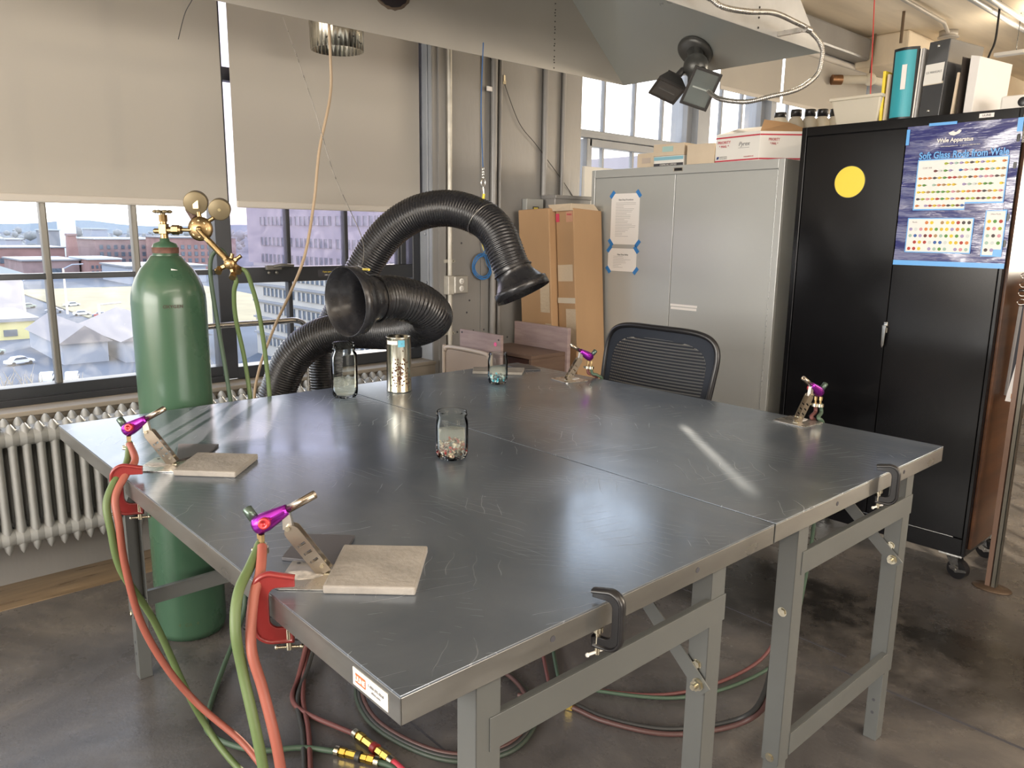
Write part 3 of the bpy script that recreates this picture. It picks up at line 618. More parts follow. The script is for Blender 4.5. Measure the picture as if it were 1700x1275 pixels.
# --- jars and can
def jar(label, x, y, r, h, wl, bits, tall=False, neck=.9, grp='glass jars of water on the tables'):
    t = thing('glass_jar', label, 'jar', (x, y, HT+.0005), grp); z = HT+.0005
    sh = h*.80
    prof = [(0, .003), (r*.55, .003), (r*.80, .0), (r*.92, .006), (r*.985, .016), (r, .03), (r, sh-.012), (r*.97, sh), (r*neck, sh+.008), (r*neck, sh+.012), (r*(neck+.055), sh+.0135), (r*(neck+.055), sh+.017), (r*neck, sh+.0185), (r*neck, h-.006), (r*(neck+.03), h-.003), (r*neck, h)]
    inn = [(r*neck-.0035, h-.001), (r*neck-.0035, sh+.01), (r-.0035, sh-.012), (r-.0035, .03), (r*.9, .012), (r*.6, .007), (0, .007)]
    b = MB(); b.lathe(prof+inn, (x, y, z), n=40); b.build('glass', M_GLASS, t)
    rw = r-.0042
    b = MB(); b.lathe([(0, .0078), (r*.58, .0078), (r*.88, .013), (rw, .031), (rw, wl), (0, wl)], (x, y, z), n=40); b.build('water', M_WATER, t)
    if bits:
        cols, n, hh = bits; b = MB(); ms = [mat('chip_%s' % c, MCOL[c], .2) for c in cols]
        for k in range(n):
            a = random.random()*2*PI; rr = rw*.97*random.random()**.35; zz = z+.013+random.random()**1.6*hh
            b.cur = k % len(ms); s_ = random.uniform(.002, .0055)
            b.obox((x+rr*math.cos(a), y+rr*math.sin(a), zz), (s_*random.uniform(1, 3.2), s_, s_), Euler((random.random()*3, random.random()*3, random.random()*3)).to_matrix())
        o = b.build('glass_chips', ms, t); o['kind'] = 'stuff'
    return t
MCOL = {'darkred': (.25, .02, .02), 'brown': (.15, .07, .04), 'black': (.01, .01, .012), 'sand': (.45, .36, .26), 'grey': (.4, .38, .36), 'cyan': (.05, .45, .60), 'navy': (.01, .05, .10), 'pale': (.6, .75, .78)}
jar('glass jar with reddish brown glass chips, centre of the near table', .998, .692, .0425, .125, .074, (['darkred', 'brown', 'black', 'sand', 'grey'], 420, .028))
jar('tall glass jar with a little cloudy water, near the window end', .167, .858, .0455, .192, .065, None, neck=.82)
jar('glass jar with blue glass chips, far side of the far table', .312, 1.444, .0385, .120, .062, (['cyan', 'navy', 'pale', 'black'], 200, .018))
t = thing('steel_can', 'tall shiny rust-spotted steel can with a blue sticker', 'can', (.202, 1.062, HT+.0005))
z = HT+.0005; r = .0445; x, y = .202, 1.062
M_CAN = mat('tinned_steel', (.52, .49, .40), .18, 1.0, noise=.25, nscale=6, stretch=(6, 6, .4), rvar=.05)
b = MB(); b.lathe([(0, .003), (r, .0), (r+.0015, .003), (r, .006), (r, .197), (r+.0018, .2), (r, .203), (r-.003, .2), (r-.0035, .012), (0, .012)], (x, y, z), n=44); b.build('can_wall', M_CAN, t)
b = MB(); rr_ = random.Random(3); av = math.atan2(-.49-y, 2.54-x)
for k in range(110):
    a = av+rr_.gauss(.12, .42); zz = z+.02+abs(rr_.gauss(.045, .035)); s_ = rr_.uniform(.001, .0038)
    if k == 0: a = av+.05; zz = z+.056; s_ = .008
    c_ = V((x+(r+.0004)*math.cos(a), y+(r+.0004)*math.sin(a), zz)); b.lathe([(0, .0005), (s_, 0)], c_, (math.cos(a), math.sin(a), 0), 9)
b.build('rust_spots', mat('rust', (.07, .03, .015), .8), t)
def curved_label(name, t, c, r, a0, a1, z0, z1, m, dz=0, n=10):
    b = MB(); vs_ = []
    for k in range(n+1):
        a = a0+(a1-a0)*k/n; vs_ += [(c[0]+r*math.cos(a), c[1]+r*math.sin(a), z0+dz*k/n), (c[0]+r*math.cos(a), c[1]+r*math.sin(a), z1+dz*k/n)]
    b.add(vs_, [(2*k, 2*k+2, 2*k+3, 2*k+1) for k in range(n)], True); return b.build(name, m, t)
curved_label('blue_sticker', t, (x, y), r+.0006, av-.05, av+.5, z+.168, z+.192, mat('faded_blue', (.12, .42, .58), .6))
curved_label('white_sticker', t, (x, y), r+.0006, av-1.1, av-.1, z+.176, z+.19, M_PAPER)

# ================================================================== GAS CYLINDER
gx, gy = -.172, .395
t = thing('gas_cylinder', 'tall green oxygen gas cylinder standing behind the near table', 'gas cylinder', (gx, gy, 0))
R_ = .118
b = MB(); b.lathe([(0, .012), (R_*.7, .0), (R_*.93, .004), (R_, .03), (R_, 1.19), (R_*.985, 1.215), (R_*.93, 1.245), (R_*.83, 1.275), (R_*.69, 1.303), (R_*.54, 1.322), (R_*.50, 1.327), (.047, 1.345), (0, 1.345)], (gx, gy, 0), n=64); b.build('cylinder_body', M_TANK, t)
b = MB(); b.lathe([(.047, 1.327), (.040, 1.352), (.041, 1.354), (.041, 1.372), (.035, 1.385), (.016, 1.392), (.015, 1.402), (0, 1.402)], (gx, gy, 0), n=40); nk = b.build('neck_ring', M_TANK, t)
b = MB(); b.lathe([(.0415, 1.3535), (.0418, 1.3725), (.040, 1.3725)], (gx, gy, 0), n=40); b.build('rust_band', mat('brown_rust', (.12, .055, .04), .7, 0., noise=.3, nscale=40), nk)
av = math.atan2(-.49-gy, 2.54-gx)
curved_label('shoulder_label', t, (gx, gy), .083, av+.15, av+.72, 1.288, 1.306, M_PAPER, dz=-.012)
o = curved_label('paint_mark', t, (gx, gy), .0905, av-.52, av-.25, 1.272, 1.277, mat('yellow_green_paint', (.4, .5, .05), .5), dz=.008)
# worn stencil letters around the shoulder and foot
for i_, ch in enumerate('OXYGEN'):
    a = av-.12+i_*.085; c_ = V((gx+(R_+.0006)*math.cos(a), gy+(R_+.0006)*math.sin(a), 1.185)); text(ch, 'worn_stencil', c_, (-math.sin(a), math.cos(a), 0), (0, 0, 1), .010, mat('faded_black_ink', (.05, .035, .025), .7), t, bold=.0004)
for i_, ch in enumerate('4 CA 4'):
    a = av-.35+i_*.1; c_ = V((gx+(R_+.0006)*math.cos(a), gy+(R_+.0006)*math.sin(a), .07)); text(ch, 'stamped_marks', c_, (-math.sin(a), math.cos(a), 0), (0, 0, 1), .012, mat('dull_olive', (.07, .10, .045), .7), t) if ch != ' ' else None
# valve: rc = image-right direction along the wall, used for everything screwed to the valve
rc = V((.66, .75, 0)).normalized(); vf = V((-.75, .66, 0)).normalized()   # rc points right of the photographer, vf away
vz = V((gx, gy, 0))
vt = thing('cylinder_valve_regulator', 'brass valve and regulator with two gauges on top of the green cylinder', 'regulator', (gx, gy, 1.40))
b = MB(); b.cyl(vz+V((0, 0, 1.396)), vz+V((0, 0, 1.425)), .013, .012, 16); b.obox(vz+V((0, 0, 1.432)), (.026, .026, .034), rotz(.85)); b.cyl(vz+V((0, 0, 1.445)), vz+V((0, 0, 1.462)), .011, n=16); b.cyl(vz+V((0, 0, 1.456)), vz+V((0, 0, 1.478)), .014, n=8, smooth=False)
b.cyl(vz+V((0, 0, 1.425)), vz+V((0, 0, 1.425))-rc*.030, .009, n=10); b.cyl(vz+V((0, 0, 1.425))-rc*.024, vz+V((0, 0, 1.425))-rc*.034, .006, n=8)
b.cyl(vz+V((0, 0, 1.428)), vz+V((0, 0, 1.428))+rc*.03, .011, n=14); b.build('valve_body', M_BRASS, vt, bevel=.002)
b = MB(); b.cyl(vz+V((0, 0, 1.478)), vz+V((0, 0, 1.488)), .008, n=10); b.lathe([(0, 1.482), (.012, 1.483), (.016, 1.486), (.016, 1.49), (0, 1.493)], vz, n=18)
for k in range(7):
    a = 2*PI*k/7; b.sphere(vz+V((.022*math.cos(a), .022*math.sin(a), 1.488)), .0095, 10, (1, 1, .62))
b.build('hand_wheel', M_BRASSD, vt)
b = MB(); q = vz+V((0, 0, 1.430)); b.cyl(q+rc*.028, q+rc*.05, .0165, n=6, smooth=False); b.cyl(q+rc*.05, q+rc*.058, .0135, n=14); b.cyl(q+rc*.056, q+rc*.100, .0065, n=12); b.build('inlet_nut', M_BRASS, vt, bevel=.001)
rg = q+rc*.118+V((0, 0, .004))+vf*.01
b = MB(); b.lathe([(0, -.034), (.018, -.034), (.026, -.028), (.036, -.012), (.037, -.004), (.040, -.002), (.040, .008), (.034, .011), (.02, .022), (0, .022)], rg, -vf, 34)
for k in range(8):
    a = 2*PI*k/8; c_ = rg-vf*.012+(rc*math.cos(a)+V((0, 0, math.sin(a))))*.025; b.cyl(c_, c_-vf*.006, .004, n=6, smooth=False)
b.build('regulator_body', M_BRASS, vt)
b = MB(); k0 = rg+vf*.03-rc*.035+V((0, 0, .05)); b.cyl(rg+vf*.01, k0, .007, n=10); b.cyl(rg+vf*.02-rc*.022+V((0, 0, .032)), k0+(k0-rg)*.35, .015, .017, 14); b.build('adjusting_knob', mat('brown_bakelite', (.10, .06, .05), .5), vt)
def gauge(c, r, lbl):
    ax = (-vf*.93+V((0, 0, -.22))+rc*.18).normalized()   # the backs of the gauges face the photographer
    b = MB(); b.lathe([(0, .0), (r*.94, 0), (r, .003), (r, .026), (r*1.04, .027), (r*1.04, .031), (r*.95, .033), (0, .033)], c-ax*.033, ax, 36); g = b.build('gauge', M_BRASSD, vt)
    b = MB(); b.obox(c+ax*.0006-V((0, 0, r*.1)), (r*.5, .001, r*.7), Matrix((rc, -ax, V((0, 0, 1)))).transposed()) if lbl else b.cyl(c+ax*.0, c+ax*.001, r*.15, n=10)
    b.build('gauge_back_plate', mat('pale_brass', (.50, .42, .24), .4, .6), g)
gauge(rg+V((0, 0, .082))+rc*-.008-vf*.012, .037, True); gauge(rg+V((0, 0, .062))+rc*.066-vf*.004, .034, False)
b = MB(); b.cyl(rg+V((0, 0, .02)), rg+V((0, 0, .055))-rc*.004, .008, n=10); b.cyl(rg+V((0, 0, .01)), rg+V((0, 0, .036))+rc*.045, .007, n=10); b.build('gauge_stem', M_BRASS, vt)
# outlet tube running down right to the manifold
mf = rg+rc*.098+V((0, 0, -.112))-vf*.02
b = MB(); a0 = rg-vf*.03; b.sphere(a0+rc*.005, .009, 10); b.cyl(a0, a0.lerp(mf, .32), .0075, n=10); b.cyl(a0.lerp(mf, .26), a0.lerp(mf, .36), .0105, n=6, smooth=False); b.cyl(a0.lerp(mf, .34), a0.lerp(mf, .86), .0105, n=14); b.cyl(a0.lerp(mf, .84), mf, .012, n=6, smooth=False); b.build('outlet_tube', M_BRASS, vt)
mt = thing('hose_manifold', 'brass multi-way hose manifold hanging beside the cylinder', 'manifold', tuple(mf))
b = MB(); b.lathe([(0, -.016), (.016, -.016), (.019, -.010), (.019, .010), (.016, .016), (0, .016)], mf, vf, 24)
for k in range(5): a = .3+2*PI*k/5; b.obox(mf-vf*.017+(rc*math.cos(a)+V((0, 0, math.sin(a))))*.011, (.004, .002, .004), I3)
b.build('manifold_body', M_BRASS, mt)
ports = []
for ang, ln in ((75, .034), (35, .045), (-28, .046), (-75, .05), (-155, .055)):
    a = math.radians(ang); d = rc*math.cos(a)+V((0, 0, math.sin(a))); b = MB()
    b.cyl(mf+d*.012, mf+d*(ln*.6), .0085, n=6, smooth=False); b.cyl(mf+d*(ln*.55), mf+d*ln, .0065, n=12)
    if ang < 0:
        kp = mf+d*ln*.72; b.cyl(kp, kp-vf*.016-V((0, 0, .012)), .011, n=16)
    b.build('valve_port', M_BRASS, mt); ports.append((mf+d*ln, d))
for (p, d), fall, nm, m in ((ports[2], [(.020, -.05), (.03, -.15), (.035, -.33), (.045, -.55), (.06, -.95)], 'green hose hanging right of the brass manifold', M_GRNH), (ports[3], [(-.012, -.05), (-.022, -.14), (-.012, -.3), (.005, -.52), (.01, -.9)], 'green hose hanging from the lower port of the brass manifold', M_GRNH)):
    hose('oxygen_hose', nm, [p-d*.012, p+d*.012]+[p+rc*x+V((0, 0, z_))+vf*min(.09, .35*abs(z_)) for x, z_ in fall], .0078, M_GRNH, group='green hoses from the manifold')
pa = mf-rc*.035+V((0, 0, .035))
hose('oxygen_hose', 'dull green hose looping up behind the brass manifold', [mf-rc*.01+V((0, 0, .01))+vf*.015, pa+V((0, 0, .01))+vf*.015, mf-rc*.068+V((0, 0, .02))+vf*.02, mf-rc*.075+V((0, 0, -.05))+vf*.02, mf-rc*.062+V((0, 0, -.2))+vf*.02, mf-rc*.035+V((0, 0, -.45))+vf*.02, mf-rc*.0+V((0, 0, -.9))+vf*.02], .0072, M_DGRNH, group='green hoses from the manifold')

# chrome trolley handle behind the cylinder
t = thing('hand_trolley', 'chrome tube handle of a hand trolley behind the cylinder', 'trolley', (-.66, .9, 0))
b = MB(); b.tube(spline([(-.72, .62, .0), (-.72, .62, .6), (-.72, .62, .96), (-.72, .66, 1.02), (-.72, .74, 1.03), (-.72, 1.0, 1.03), (-.72, 1.12, 1.03), (-.72, 1.17, 1.0), (-.72, 1.18, .93), (-.72, 1.18, .5), (-.72, 1.18, 0)], 8), .0125, 14); b.build('handle_tube', M_CHROME, t)
b = MB(); b.box((-.73, .61, .35), (-.71, 1.19, .375)); b.build('cross_bar', M_CHROME, t)

# ================================================================== EXTRACTION DUCTS
def duct(name, label, pts, r, pitch=.0125, cone=None):
    t = thing(name, label, 'duct', pts[0]); P = resample(spline(pts, 14), pitch/4); n = 34
    rs = [r*(1+(.0, .045, .0, -.03)[i % 4]) for i in range(len(P))]; b = MB(); b.tube(P, rs, n, caps=False)
    b.build('flexible_duct', M_DUCT, t)
    e = P[-1]; d = (P[-1]-P[-9]).normalized()
    k = cone
    b = MB(); b.lathe([(r*1.05, -.012), (r*1.06, .0), (r*1.04, .008), (r*1.05, .02), (r*1.18, k*.35), (r*1.42, k*.62), (r*1.46, k*.64), (r*1.56, k*.66), (r*1.58, k), (r*1.55, k), (r*1.52, k*.68), (r*1.36, k*.62), (r*1.12, k*.35), (r*.98, .02), (r*.96, -.012)], e, d, 56); cn = b.build('intake_cone', M_DUCT, t)
    b = MB(); b.tube([e+d*.001+(d.orthogonal().normalized()*math.cos(a)+d.cross(d.orthogonal().normalized())*math.sin(a))*r*1.09 for a in [2*PI*q/40 for q in range(40)]], .003, 6, closed=True); b.build('band_clamp', M_BLACK, cn)
    return t, e, d
dA, eA, dirA = duct('extraction_duct', 'black flexible duct arching high to a cone facing the cardboard boxes', [(-.60, 1.24, .0), (-.61, 1.235, .3), (-.625, 1.225, .60), (-.645, 1.225, .833), (-.62, 1.235, .964), (-.571, 1.299, 1.119), (-.488, 1.37, 1.31), (-.399, 1.435, 1.44), (-.286, 1.507, 1.515), (-.155, 1.58, 1.532), (-.023, 1.639, 1.492), (.060, 1.650, 1.435), (.108, 1.650, 1.37), (.135, 1.655, 1.315), (.152, 1.662, 1.28)], .0745, cone=.105)
dB, eB, dirB = duct('extraction_duct', 'black flexible duct doubling back to a cone hung above the tall jar', [(-.55, .86, .0), (-.585, .87, .25), (-.60, .92, .579), (-.585, .965, .76), (-.53, 1.015, .90), (-.44, 1.085, .985), (-.30, 1.16, 1.025), (-.11, 1.215, 1.04), (.08, 1.235, 1.075), (.205, 1.21, 1.125), (.240, 1.12, 1.18), (.235, 1.03, 1.205), (.24, .975, 1.207), (.243, .94, 1.206)], .0745, cone=.125)
# suspension wires
def wire(name, label, pts, r=.0018, m=None, cat='wire', group=None, per=8):
    b = MB(); b.tube(spline(pts, per), r, 6); return tag(b.build(name, m or M_INOX, org=pts[-1]), label, cat, group)
t = thing('hanging_wire', 'thin steel wire with a yellow sleeve holding the double-back duct', 'wire', (-.36, .943, 2.22))
b = MB(); b.tube(spline([(-.36, .943, 2.218), (-.235, .985, 1.905), (-.133, 1.01, 1.64), (.03, 1.02, 1.42), (.10, .985, 1.33), (.135, .95, 1.312)], 8), .0015, 6); b.tube(spline([(.135, .95, 1.312), (.16, .96, 1.298), (.20, .93, 1.305), (.16, .93, 1.315), (.135, .95, 1.312)], 6), .002, 6); b.build('wire', M_INOX, t)
b = MB(); b.cyl((.19, .93, 1.304), (.235, .925, 1.305), .0045, n=10); b.build('yellow_sleeve', M_YEL, t)
t = thing('hanging_cable', 'blue cable with snap hook and chain holding up the high arching duct', 'cable', (-.04, 1.66, 2.2))
b = MB(); b.tube(spline([(-.07, 1.68, 2.20), (-.058, 1.66, 1.95), (-.03, 1.645, 1.76), (-.02, 1.64, 1.70)], 8), .0022, 6); b.build('cable', mat('blue_cable', (.02, .10, .28), .5), t)
b = MB()
for k in range(4): b.tube([(-.018+.004*math.cos(a)*(k % 2), 1.64+.004*math.cos(a)*((k+1) % 2), 1.692-.011*k+.008*math.sin(a)) for a in [2*PI*j/10 for j in range(10)]], .0014, 5, closed=True)
b.tube([(-.018, 1.64+.011*math.cos(a), 1.637+.017*math.sin(a)) for a in [2*PI*j/16 for j in range(16)]], .0028, 7, closed=True)
b.cyl((-.018, 1.64, 1.62), (-.012, 1.64, 1.585), .004, n=8); b.build('snap_hook', M_BLACK if False else M_CHROME, t)
b = MB(); b.cyl((-.012, 1.64, 1.592), (-.012, 1.637, 1.572), .0055, n=10); b.build('yellow_sleeve', M_YEL, t)
b = MB(); cA = V((-.02, 1.639, 1.487)); dd = V((.78, .2, -.58)).normalized(); oo = V((0, 0, 1)); s_ = dd.cross(V((0, 0, 1))).normalized(); uu = s_.cross(dd)
b.tube([cA+(s_*math.cos(a)+uu*math.sin(a))*.0795 for a in [2*PI*j/40 for j in range(40)]], .0016, 5, closed=True); b.build('wire_loop', M_INOX, t)
# tan electric cord
hose('electric_cord', 'tan cord hanging down in front of the right roller shade', [(-.305, 1.10, 2.30), (-.309, 1.108, 2.094), (-.305, 1.10, 1.95), (-.287, 1.035, 1.738), (-.27, .998, 1.554), (-.262, .947, 1.347), (-.30, .90, 1.20), (-.38, .855, 1.04), (-.45, .815, .86), (-.47, .80, .70), (-.46, .8, .3), (-.45, .8, .01)], .0058, mat('tan_rubber', (.40, .30, .20), .5), cat='cord')
wire('slack_wire', 'short dark wire curling across the gap between the two left shades', [(-.5, .66, 2.33), (-.53, .68, 2.28), (-.58, .66, 2.22), (-.61, .64, 2.13)], .0016, M_BLACK)

# ================================================================== HOOD WITH FLOODLIGHTS
hd = thing('exhaust_hood', 'large galvanised sheet metal exhaust hood hanging above the tables', 'hood', (.28, 1.2, 2.2))
hx0, hx1, hy0, hy1, hz = -.262, .815, -.75, 2.80, 2.2
tz = 3.15; sl = 1.195*(tz-hz); hf = hy1-sl; hn = hy0+sl
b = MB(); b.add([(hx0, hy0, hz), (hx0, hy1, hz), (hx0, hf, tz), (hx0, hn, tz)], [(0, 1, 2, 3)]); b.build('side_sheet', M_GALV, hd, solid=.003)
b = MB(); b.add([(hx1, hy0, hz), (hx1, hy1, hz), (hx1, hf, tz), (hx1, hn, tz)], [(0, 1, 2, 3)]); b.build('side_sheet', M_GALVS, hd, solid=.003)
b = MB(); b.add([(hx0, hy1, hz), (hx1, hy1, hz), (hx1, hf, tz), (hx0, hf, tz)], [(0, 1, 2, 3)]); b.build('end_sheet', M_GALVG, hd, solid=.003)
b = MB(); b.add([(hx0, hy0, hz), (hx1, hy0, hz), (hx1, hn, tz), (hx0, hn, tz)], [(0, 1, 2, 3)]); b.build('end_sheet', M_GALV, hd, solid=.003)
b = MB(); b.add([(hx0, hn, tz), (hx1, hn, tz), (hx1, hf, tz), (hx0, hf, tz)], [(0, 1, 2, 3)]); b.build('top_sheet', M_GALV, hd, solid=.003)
b = MB(); b.box((.1, .85, tz), (.46, 1.2, 3.22)); b.build('exhaust_stack', M_GALVS, hd)
b = MB()
for k in range(20): b.sphere((hx0+.0025, 2.280+.0015*math.sin(k*2.3), hz+.012+k*.019+.006*math.sin(k*1.7)), .0034, 6)
for k in range(12): b.sphere((hx1+.0025, 2.30, hz+.012+.036*k), .0045, 6)
b.build('rivets', mat('dark_rivet', (.06, .055, .05), .5, .5), hd)['kind'] = 'stuff'
hc = V((hx0+.0018, 1.36, 2.405))
b = MB(); b.lathe([(.098, .0), (.09, .002), (0, .001)], hc, (1, 0, 0), n=40); b.build('cut_hole', mat('dark_hole_interior', (.012, .006, .010), .6), hd)
b = MB(); b.lathe([(.104, .0), (.099, .005), (.093, .002)], hc, (1, 0, 0), n=40)
for i_, v in enumerate(b.v): v += (v-hc)*(.02*math.sin(i_*2.7))
b.build('hole_rim', mat('rough_cut_edge', (.16, .12, .09), .6, .5), hd)
# corrugated duct stub hanging beyond the hood
t = thing('galvanised_duct', 'crimped galvanised duct end hanging open behind the hood edge', 'duct', (-.855, 1.475, 2.26))
dc = V((-.66, 1.34, 2.205)); b = MB(); n = 120; prof = []
ou = [(.118, .55), (.118, .10), (.116, .085), (.112, 0)]; inn = [(.109, 0), (.112, .1), (.114, .55)]
b.lathe(ou+inn, dc, n=n)
for i_, v in enumerate(b.v):
    h = v.z-dc.z
    if h < .07:
        k = i_ % n; f = 1+.028*math.sin(k*2*PI*34/n)*(1-h/.07); v.x = dc.x+(v.x-dc.x)*f; v.y = dc.y+(v.y-dc.y)*f
b.build('duct_pipe', mat('shiny_galvanised', (.60, .58, .50), .25, 1., noise=.2, nscale=20), t)
b = MB()
for a in (-.9, -.45, .1, .5): b.sphere(dc+V((.119*math.cos(a), .119*math.sin(a), .03+.02*math.sin(a*7))), .004, 6)
b.build('screws', M_BLACK, t)
# floodlight pair
fl = thing('twin_floodlight', 'pair of dark square floodlights on one mount under the hood', 'floodlight', (.60, 2.24, 2.2))
en = V((0, -.642, -.767)); m0 = V((.25, 2.700, 2.277))
b = MB(); b.lathe([(0, 0), (.085, 0), (.085, .012), (.07, .025), (0, .025)], m0, en, n=36); b.build('mounting_plate', mat('dark_grey_cast', (.09, .09, .085), .4, .5), fl)
b = MB(); b.cyl(m0, m0+V((.08, -.10, -.075)), .04, .03, 16); b.sphere(m0+V((.10, -.13, -.10)), .056, 20); b.cyl(m0+V((.10, -.13, -.10)), m0+V((.115, -.17, -.19)), .036, .022, 16); b.build('motion_sensor', mat('dark_grey_cast', (.09, .09, .085), .4, .5), fl)
M_HEAD = mat('dark_bronze_housing', (.055, .052, .05), .4, .4); M_REFL = mat('brushed_reflector', (.40, .40, .38), .3, 1.0)
def head(c, ex, ey, nz, w_, h_, nm):
    c = V(c); ex = V(ex).normalized(); nz = V(nz).normalized(); ey = nz.cross(ex).normalized(); ex = ey.cross(nz).normalized()
    P = lambda x, y, z_: c+ex*x+ey*y+nz*z_
    b = MB(); q = .55
    b.hexa([P(-w_*q/2, -h_*q/2, -.055), P(w_*q/2, -h_*q/2, -.055), P(w_*q/2, h_*q/2, -.055), P(-w_*q/2, h_*q/2, -.055)], [P(-w_/2, -h_/2, 0), P(w_/2, -h_/2, 0), P(w_/2, h_/2, 0), P(-w_/2, h_/2, 0)])
    Rm = Matrix((ex, ey, nz)).transposed(); fw = .011
    for s_ in (-1, 1): b.obox(P(s_*(w_/2-fw/2), 0, .006), (fw, h_, .012), Rm); b.obox(P(0, s_*(h_/2-fw/2), .006), (w_-2*fw, fw, .012), Rm)
    for k in range(5): b.obox(P(0, -h_*.2+k*h_*.1, -.06), (w_*.5, .003, .02), Rm)
    o = b.build('lamp_head', M_HEAD, fl, bevel=.002)
    b = MB(); b.add([P(-w_/2+fw, -h_/2+fw, .003), P(w_/2-fw, -h_/2+fw, .003), P(w_/2-fw, -h_*.12, .0008), P(-w_/2+fw, -h_*.12, .0008), P(-w_/2+fw, h_*.12, .0008), P(w_/2-fw, h_*.12, .0008), P(w_/2-fw, h_/2-fw, .003), P(-w_/2+fw, h_/2-fw, .003)], [(0, 1, 2, 3), (3, 2, 5, 4), (4, 5, 6, 7)]); b.build('reflector', M_REFL, o)
    b = MB(); b.cyl(P(-w_*.3, 0, .005), P(w_*.3, 0, .005), .004, n=10); b.build('lamp_tube', M_WHITE, o)
    b = MB(); b.obox(P(0, 0, .0095), (w_-2*fw, h_-2*fw, .002), Rm); b.build('lens', glassy('floodlight_glass', (.85, .88, .88), .25, .08), o)
    return P
head((.449, 2.475, 2.059), (.55, .72, -.25), 0, (.55, -.62, -.42), .125, .165, 'a')
head((.270, 2.475, 2.075), (.62, .70, -.45), 0, (-.05, -.45, -.88), .13, .16, 'b')
b = MB(); b.tube([m0+V((.10, -.13, -.10)), (.40, 2.55, 2.15), (.43, 2.52, 2.11)], .016, 10); b.build('knuckle', M_HEAD, fl)
b = MB(); b.tube([m0+V((.10, -.13, -.10)), (.30, 2.54, 2.16), (.28, 2.51, 2.12)], .016, 10); b.build('knuckle', M_HEAD, fl)
# armoured conduit
cp = spline([(.86, 1.3, 2.24), (.865, 1.62, 2.242), (.885, 1.857, 2.222), (.926, 1.898, 2.190), (.953, 2.004, 2.190), (.936, 2.20, 2.225), (.929, 2.37, 2.225), (.937, 2.458, 2.212), (.955, 2.535, 2.165), (.958, 2.54, 2.108), (.955, 2.514, 2.051), (.921, 2.446, 1.997), (.855, 2.365, 1.968), (.76, 2.34, 1.955), (.62, 2.37, 1.985), (.50, 2.46, 2.04)], 12)
P_ = resample(cp, .0018); b = MB(); b.tube(P_, [.0088+.0012*math.sin(2*PI*i/4) for i in range(len(P_))], 12); t = tag(b.build('armoured_conduit', M_INOX, org=(.93, 2.3, 2.2)), 'flexible metal conduit looping off the hood corner to the floodlights', 'conduit')
b = MB(); b.box((.815, 2.44, 2.205), (.945, 2.456, 2.222)); b.cyl((.937, 2.43, 2.212), (.937, 2.47, 2.212), .013, n=12); b.build('conduit_strap', M_INOX, t)

# ================================================================== ON AND BY THE PIER
t = thing('pipe_conduit', 'pale vertical conduit pipe on the pier running to the outlet box', 'pipe', (-.985, 2.20, 0))
M_PIPE = mat('weathered_white_pipe', (.48, .46, .41), .4, .3, noise=.15, nscale=12)
b = MB(); b.cyl((-.975, 2.198, .0), (-.975, 2.198, 3.22), .0135, n=16); b.build('pipe', M_PIPE, t)
for z_ in (.86, 1.27, 2.6):
    b = MB(); b.cyl((-.975, 2.198, z_-.008), (-.975, 2.198, z_+.008), .0175, n=16); b.box((-.999, 2.165, z_-.009), (-.985, 2.235, z_+.009)); b.cyl((-.985, 2.228, z_), (-.972, 2.228, z_), .005, n=8); b.build('pipe_strap', M_PIPE, t)
t = thing('outlet_box', 'metal box with two white sockets on the pier', 'power outlet', (-.98, 2.25, 1.085))
b = MB(); b.box((-.998, 2.165, 1.085), (-.945, 2.205, 1.19)); b.build('back_box', M_PIPE, t, bevel=.003)
b = MB(); b.box((-.998, 2.205, 1.088), (-.94, 2.305, 1.188)); b.build('cover', mat('pressed_steel', (.42, .41, .38), .4, .6), t, bevel=.006)
for z_ in (1.158, 1.117):
    b = MB(); b.lathe([(0, .002), (.0155, .002), (.0165, 0)], (-.94, 2.255, z_), (1, 0, 0), 20); o = b.build('socket', M_WHITE, t)
    b = MB(); b.box((-.9378, 2.2495, z_), (-.9372, 2.2515, z_+.008)); b.box((-.9378, 2.259, z_), (-.9372, 2.261, z_+.008)); b.cyl((-.9378, 2.255, z_-.006), (-.9372, 2.255, z_-.006), .0025, n=8); b.build('slot', M_DINK, o)
for y_, r in ((2.52, .019), (2.572, .012), (2.93, .017), (3.09, .013)):
    b = MB(); z0 = 0 if y_ < 2.6 else 1.66
    b.cyl((XW+r+.003, y_, z0), (XW+r+.003, y_, 3.22), r, n=14); o = tag(b.build('conduit_pipe', M_WALLG, org=(XW, y_, z0)), {2.52: 'thick grey painted conduit on the pier left of the disconnect box', 2.572: 'thin grey painted conduit dropping to the small disconnect box', 2.93: 'grey painted conduit entering the junction box near the far window', 3.09: 'thin grey painted conduit beside the far window edge'}[y_], 'conduit')
t = thing('disconnect_box', 'small grey electrical disconnect box with a square D emblem', 'electrical box', (-.95, 2.82, 1.37))
b = MB(); b.box((-.998, 2.765, 1.37), (-.955, 2.905, 1.635)); b.build('box', mat('light_grey_enamel', (.33, .34, .33), .4), t, bevel=.004)
b = MB(); b.box((-.955, 2.815, 1.53), (-.9535, 2.865, 1.59)); e_ = b.build('emblem', M_BLACK, t)
b = MB(); b.box((-.9535, 2.822, 1.54), (-.953, 2.858, 1.585)); b.build('emblem_square', mat('emblem_gold', (.75, .62, .12), .4), e_)
text('D', 'lettering', (-.9526, 2.840, 1.5625), (0, 1, 0), (0, 0, 1), .022, M_BLACK, e_, bold=.001)
b = MB(); b.box((-.955, 2.815, 1.505), (-.9538, 2.865, 1.522)); b.build('rating_plate', M_PAPER, t)
t = thing('junction_box', 'wide dark grey junction box above the cardboard cartons', 'electrical box', (-.93, 3.05, 1.25))
